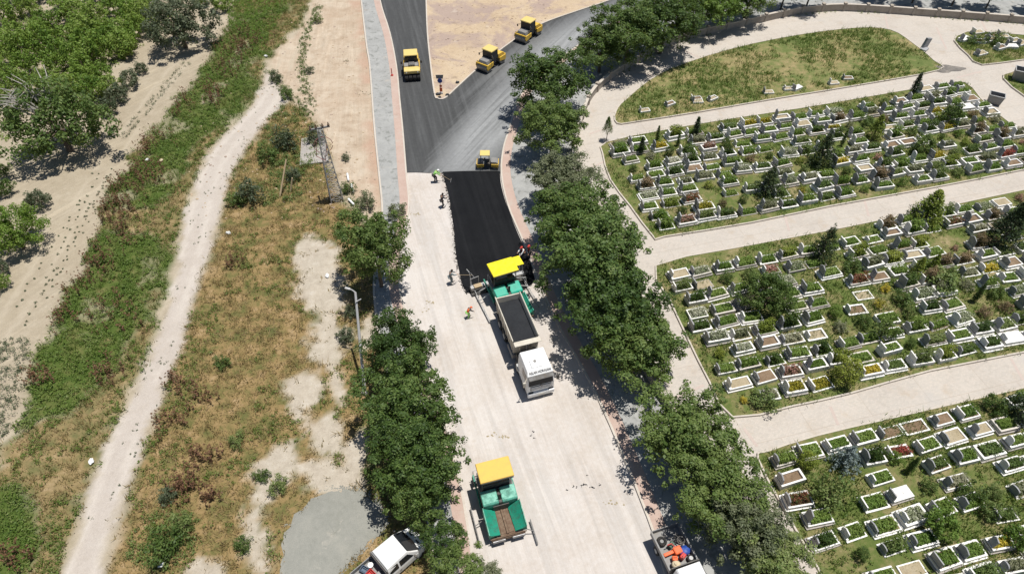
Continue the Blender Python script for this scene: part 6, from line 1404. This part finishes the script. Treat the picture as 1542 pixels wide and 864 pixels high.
# roots and rubble on dirt strip, island
mb = MB()
for k in range(700):
    z_ = random.random()
    if z_ < .45: px, py, h0 = random.uniform(650, 830), random.uniform(-5, 120), .1
    elif z_ < .8: px, py, h0 = random.uniform(425, 570), random.uniform(20, 320), 0.
    else: px, py, h0 = random.uniform(280, 440), random.uniform(110, 330), 0.
    p = G(px, py, h0); 
    if h0 and sdist(np.array([p.x]), np.array([p.y]), IS)[0] < .3: continue
    if not h0: p.z = gz(p.x, p.y)
    mb.ball(p, random.uniform(.04, .15), 5, 4, (1.2, 1, .6), .3)
tag(mb.build('rubble', M['islandirt'], None), 'loose rubble on the dirt island and the graded strip', 'rubble', None, 'stuff')

# ================================================================== GROUND COVER
def tufts(name, x, y, z, nb, hlo, hhi, w, spread, mat, label, lean=.35):
    n = len(x); k = nb; m = n * k
    px = np.repeat(x, k) + rng.normal(size=m) * spread; py = np.repeat(y, k) + rng.normal(size=m) * spread; pz = np.repeat(z, k) - .03
    h = rng.uniform(hlo, hhi, m) * np.repeat(.6 + .8 * rng.random(n), k); a = rng.random(m) * 6.283; ww = w * (.6 + .8 * rng.random(m))
    lx, ly = rng.normal(size=m) * lean * h, rng.normal(size=m) * lean * h
    dx, dy = np.cos(a) * ww, np.sin(a) * ww
    v = np.stack([np.stack([px - dx, py - dy, pz], 1), np.stack([px + dx, py + dy, pz], 1), np.stack([px + lx, py + ly, pz + h], 1)], 1).reshape(-1, 3)
    o = link(name, np_mesh(name, v, np.arange(m * 3).reshape(-1, 3), M[mat])); return tag(o, label, None, None, 'stuff')
def leafy(name, x, y, z, rad, per, size, mat, label, flat=.8):
    c = np.stack([x, y, z + rad * .3], 1); v, f = leaves(c, rad, per, size, .7, .25, .45, rng, flat)
    return tag(link(name, np_mesh(name, v, f, M[mat])), label, None, None, 'stuff')
def sample(n, x0, x1, y0, y1): return rng.uniform(x0, x1, n), rng.uniform(y0, y1, n)
def inview(x, y, m=60):
    dep = y * math.sin(PH) + H * math.cos(PH); up = y * math.cos(PH) - H * math.sin(PH)
    px, py = CX + F * x / dep, CY - F * up / dep
    return (px > -m) & (px < 1542 + m) & (py > -m) & (py < 864 + m)
x, y = sample(60000, -75, -4, 13, 106); k = inview(x, y); x, y = x[k], y[k]; mm = masks(x, y); zz_ = gz(x, y)
trees_free = np.ones(len(x), bool)
W_ = mm['weed'] * (1 - mm['gravel']); D_ = mm['dry'] * (1 - mm['gravel']) * (1 - mm['bare'])
pn = fbm(x, y, .22, 4, 77); pn2 = fbm(x, y, .6, 3, 88)
padx = sdist(x, y, W(LKpx, 3) + [Vector((60, 10, 0)), Vector((60, 140, 0))])
D_ = D_ * (padx < -.3)
gpd = sdist(x, y, gp) ; D_ = D_ * (gpd < .1)
s = (W_ > rng.random(len(x))) & (pn > .36) & (pn2 > .33)
leafy('green_weeds', x[s], y[s], zz_[s], rng.uniform(.18, .46, s.sum()), 24, .15, 'weeds', 'mass of green weeds on the verge between farm track and gravel track')
s2 = (W_ > rng.random(len(x))) & ~s & (rng.random(len(x)) < .9)
tufts('verge_grass', x[s2], y[s2], zz_[s2], 7, .25, .6, .035, .14, 'plotgrass', 'dry and green grass on the weedy verge')
s = (D_ > rng.random(len(x)) * 1.1)
tufts('dry_field_grass', x[s], y[s], zz_[s], 8, .15, .45, .03, .16, 'drygrass', 'straw coloured grass covering the field between track and footway', .5)
s = (D_ > .4) & (pn > .44) & (pn2 > .43) & (rng.random(len(x)) < .75)
leafy('field_weeds', x[s], y[s], zz_[s], rng.uniform(.14, .42, s.sum()), 15, .14, 'weeds', 'low green weeds scattered through the dry field')
# dock stalks
ds = []
for px, py, n, sp in ((175, 300, 60, 18), (190, 285, 50, 16), (205, 258, 30, 12), (240, 265, 30, 12), (150, 330, 25, 10), (320, 145, 45, 12), (355, 75, 50, 14), (375, 65, 40, 12), (345, 105, 35, 12), (235, 205, 30, 12), (110, 425, 40, 20), (150, 400, 40, 18), (195, 345, 40, 18), (170, 560, 25, 16), (60, 570, 25, 12), (250, 640, 20, 14), (280, 735, 35, 16), (310, 690, 22, 14), (265, 580, 20, 16), (355, 400, 14, 8), (20, 840, 20, 14), (180, 470, 30, 22), (95, 480, 25, 14), (260, 180, 25, 12), (280, 150, 25, 12), (220, 225, 20, 8), (300, 600, 16, 12), (325, 750, 14, 8)):
    for k in range(n):
        p = G(px + random.gauss(0, sp), py + random.gauss(0, sp * .8)); ds.append((p.x, p.y))
ds = np.array(ds); md_ = masks(ds[:, 0], ds[:, 1]); ds = ds[(md_['weed'] + md_['dry'] > .55) & (md_['gravel'] < .3)]; z_ = gz(ds[:, 0], ds[:, 1])
nst = 7; c = np.concatenate([np.stack([ds[:, 0] + rng.normal(size=len(ds)) * .03 * q, ds[:, 1] + rng.normal(size=len(ds)) * .03 * q, z_ + .15 + .17 * q * (.7 + .6 * rng.random(len(ds)))], 1) for q in range(nst)])
v, f = leaves(c, np.full(len(c), .08), 8, .13, .5, .2, .45); tag(link('dock_stalks', np_mesh('dock_stalks', v, f, M['dock'])), 'dark red-brown dock stalks standing in the weeds', None, None, 'stuff')
# crop seedlings in rows
sx, sy, sr = [], [], []
def row(a, b, step, r0):
    A, B = G(*a), G(*b); n = int((B - A).length / step)
    for i in range(n):
        if random.random() < .25: continue
        p = A.lerp(B, (i + random.uniform(-.3, .3)) / n); sx.append(p.x + random.gauss(0, .1)); sy.append(p.y + random.gauss(0, .1)); sr.append(r0 * random.uniform(.5, 1.2))
row((285, 95), (184, 212), .4, .34); row((277, 95), (178, 208), .4, .3)
row((150, 262), (62, 430), .8, .13); row((165, 262), (70, 440), .8, .13); row((140, 262), (95, 350), .8, .12); row((172, 270), (55, 470), .9, .11); row((180, 232), (30, 500), .7, .14); row((120, 300), (20, 470), .8, .12)
for k in range(190):
    p = G(random.uniform(-5, 45), random.uniform(505, 660)); p2 = proj(p.x, p.y)
    if p2[0] > 62 - (p2[1] - 500) * .33: continue
    sx.append(p.x); sy.append(p.y); sr.append(random.uniform(.16, .4))
sx, sy, sr = map(np.array, (sx, sy, sr)); leafy('crop_seedlings', sx, sy, gz(sx, sy), sr, 20, .13, 'leaf_grey', 'rows of small grey-green seedlings along the farm track')
# track pebbles / small weeds in the gravel
x, y = sample(6000, -55, -15, 13, 90); mg_ = masks(x, y)['gravel']; s = (mg_ > .3) & (mg_ < .97) & (rng.random(len(x)) < .5)
tufts('track_edge_grass', x[s], y[s], gz(x[s], y[s]), 7, .1, .3, .03, .12, 'drygrass', 'thin grass along the edges of the gravel track')
s = (mg_ > .97) & (fbm(x, y, .5, 3, 5) > .62); leafy('track_weeds', x[s], y[s], gz(x[s], y[s]), rng.uniform(.06, .16, s.sum()), 10, .1, 'leaf_grey', 'tiny weeds growing in the gravel track')
# dirt bank line of weeds beside the dirt strip
lx, ly = [], []
for a, b in (((482, 8), (470, 30)), ((470, 30), (458, 62)), ((458, 62), (455, 95)), ((455, 95), (458, 130)), ((458, 130), (470, 160)), ((405, 105), (430, 140)), ((430, 140), (470, 175)), ((575, 330), (560, 430)), ((518, 290), (545, 320))):
    A, B = G(*a), G(*b)
    for k in range(int((B - A).length * 12)): q = A.lerp(B, random.random()); lx.append(q.x + random.gauss(0, .35)); ly.append(q.y + random.gauss(0, .35))
lx, ly = np.array(lx), np.array(ly); leafy('bank_weeds', lx, ly, np.maximum(gz(lx, ly), -.05), rng.uniform(.12, .36, len(lx)), 18, .13, 'leaf_walnut', 'thin line of weeds along the dirt bank')
o = W([(412, 165), (450, 172), (476, 190), (486, 225), (462, 262), (455, 290), (420, 318), (372, 332), (345, 322), (350, 272), (385, 225)], 3, True)
x, y = sample(2600, -36, -16, 45, 75); d_ = sdist(x, y, o); s = (d_ + 2.4 * (fbm(x, y, .5, 3, 15) - .5) > 0) & (fbm(x, y, .4, 3, 91) > .42)
leafy('scrub_thicket', x[s], y[s], np.maximum(gz(x[s], y[s]), -.05), rng.uniform(.2, .6, s.sum()), 26, .16, 'leaf_walnut', 'tangled green scrub between gravel track and lattice pylon')
o = W([(215, 800), (240, 775), (290, 770), (300, 810), (285, 850), (240, 864), (200, 840)], 3, True)
x, y = sample(700, -28, -17, 14, 24); d_ = sdist(x, y, o); s = (d_ + 1.6 * (fbm(x, y, .6, 3, 15) - .5) > 0) & (fbm(x, y, .5, 3, 91) > .4)
leafy('track_side_scrub', x[s], y[s], gz(x[s], y[s]), rng.uniform(.18, .5, s.sum()), 26, .15, 'leaf_walnut', 'green scrub right of the gravel track near the bottom')
# orchard floor undergrowth
x, y = sample(9000, -80, -28, 60, 106); k = inview(x, y); x, y = x[k], y[k]; dep_ = sdist(x, y, W([(-60, -60), (330, -60), (250, 40), (190, 90), (150, 160), (-60, 240)], 1)); s = (dep_ > 0) & (fbm(x, y, .3, 3, 41) > .52)
leafy('orchard_undergrowth', x[s], y[s], gz(x[s], y[s]), rng.uniform(.2, .5, s.sum()), 14, .2, 'leaf_orchard', 'green undergrowth between the orchard bushes')
x, y = sample(9000, -62, -33, 84, 112); s = sdist(x, y, W([(335, -60), (400, -60), (475, -40), (455, 30), (420, 62), (395, 95), (372, 60), (345, 40)], 1)) > 0
leafy('lush_verge', x[s], y[s], gz(x[s], y[s]), rng.uniform(.2, .45, s.sum()), 12, .18, 'leaf_orchard', 'bright lush growth at the top of the verge')
# cemetery grass
for kx, nn, nb, lo, hi, lb_ in (('mound', 9000, 7, .15, .5, 'tall rough grass on the grassy mound'), ('upper', 13000, 7, .12, .42, 'rough grass between the graves of the upper plot'), ('middle', 14000, 7, .12, .4, 'rough grass between the graves of the middle plot'), ('lower', 9500, 7, .12, .42, 'rough grass between the graves of the lower plot'), ('corner', 1400, 7, .15, .5, 'tall grass on the corner plot'), ('side', 500, 7, .15, .45, 'grass on the side plot')):
    o = PLOT[kx]; xs = [p.x for p in o]; ys = [p.y for p in o]; x, y = sample(nn, min(xs), max(xs), min(ys), max(ys)); d_ = sdist(x, y, o); q = fbm(x, y, .3, 3, 19)
    s = (d_ > .08) & inview(x, y) & (q > (.38 if kx == 'mound' else .42)); tufts(kx + '_plot_grass', x[s], y[s], np.full(s.sum(), .15), nb, lo, hi, .035, .18, 'plotgrass', lb_, .4)
    s = (d_ > .3) & inview(x, y) & (fbm(x, y, .45, 3, 29) > .5) & (rng.random(len(x)) < .35)
    if kx in ('upper', 'middle', 'lower', 'mound', 'corner'): leafy(kx + '_plot_weeds', x[s], y[s], np.full(s.sum(), .15), rng.uniform(.12, .32, s.sum()), 14, .13, 'weeds', 'leafy weeds growing in the %s plot' % kx)
# weeds at the foot of the wall
lx, ly = [], []
for a, b in zip(WL[:-1], WL[1:]):
    for k in range(int((b - a).length * 3)):
        q = a.lerp(b, random.random()); 
        if fbm(np.array([q.x]), np.array([q.y]), .35, 2, 3)[0] > .5: lx.append(q.x + random.uniform(-.2, .2) ); ly.append(q.y - random.uniform(.2, .7) if q.x > 14 else q.y)
        if len(lx) and q.x <= 14 and lx[-1] == lx[-1]: lx[-1] = lx[-1] + .0
lx, ly = np.array(lx), np.array(ly); leafy('wall_foot_weeds', lx, ly, np.full(len(lx), .03), rng.uniform(.1, .28, len(lx)), 12, .12, 'weeds', 'weeds along the foot of the cemetery wall')
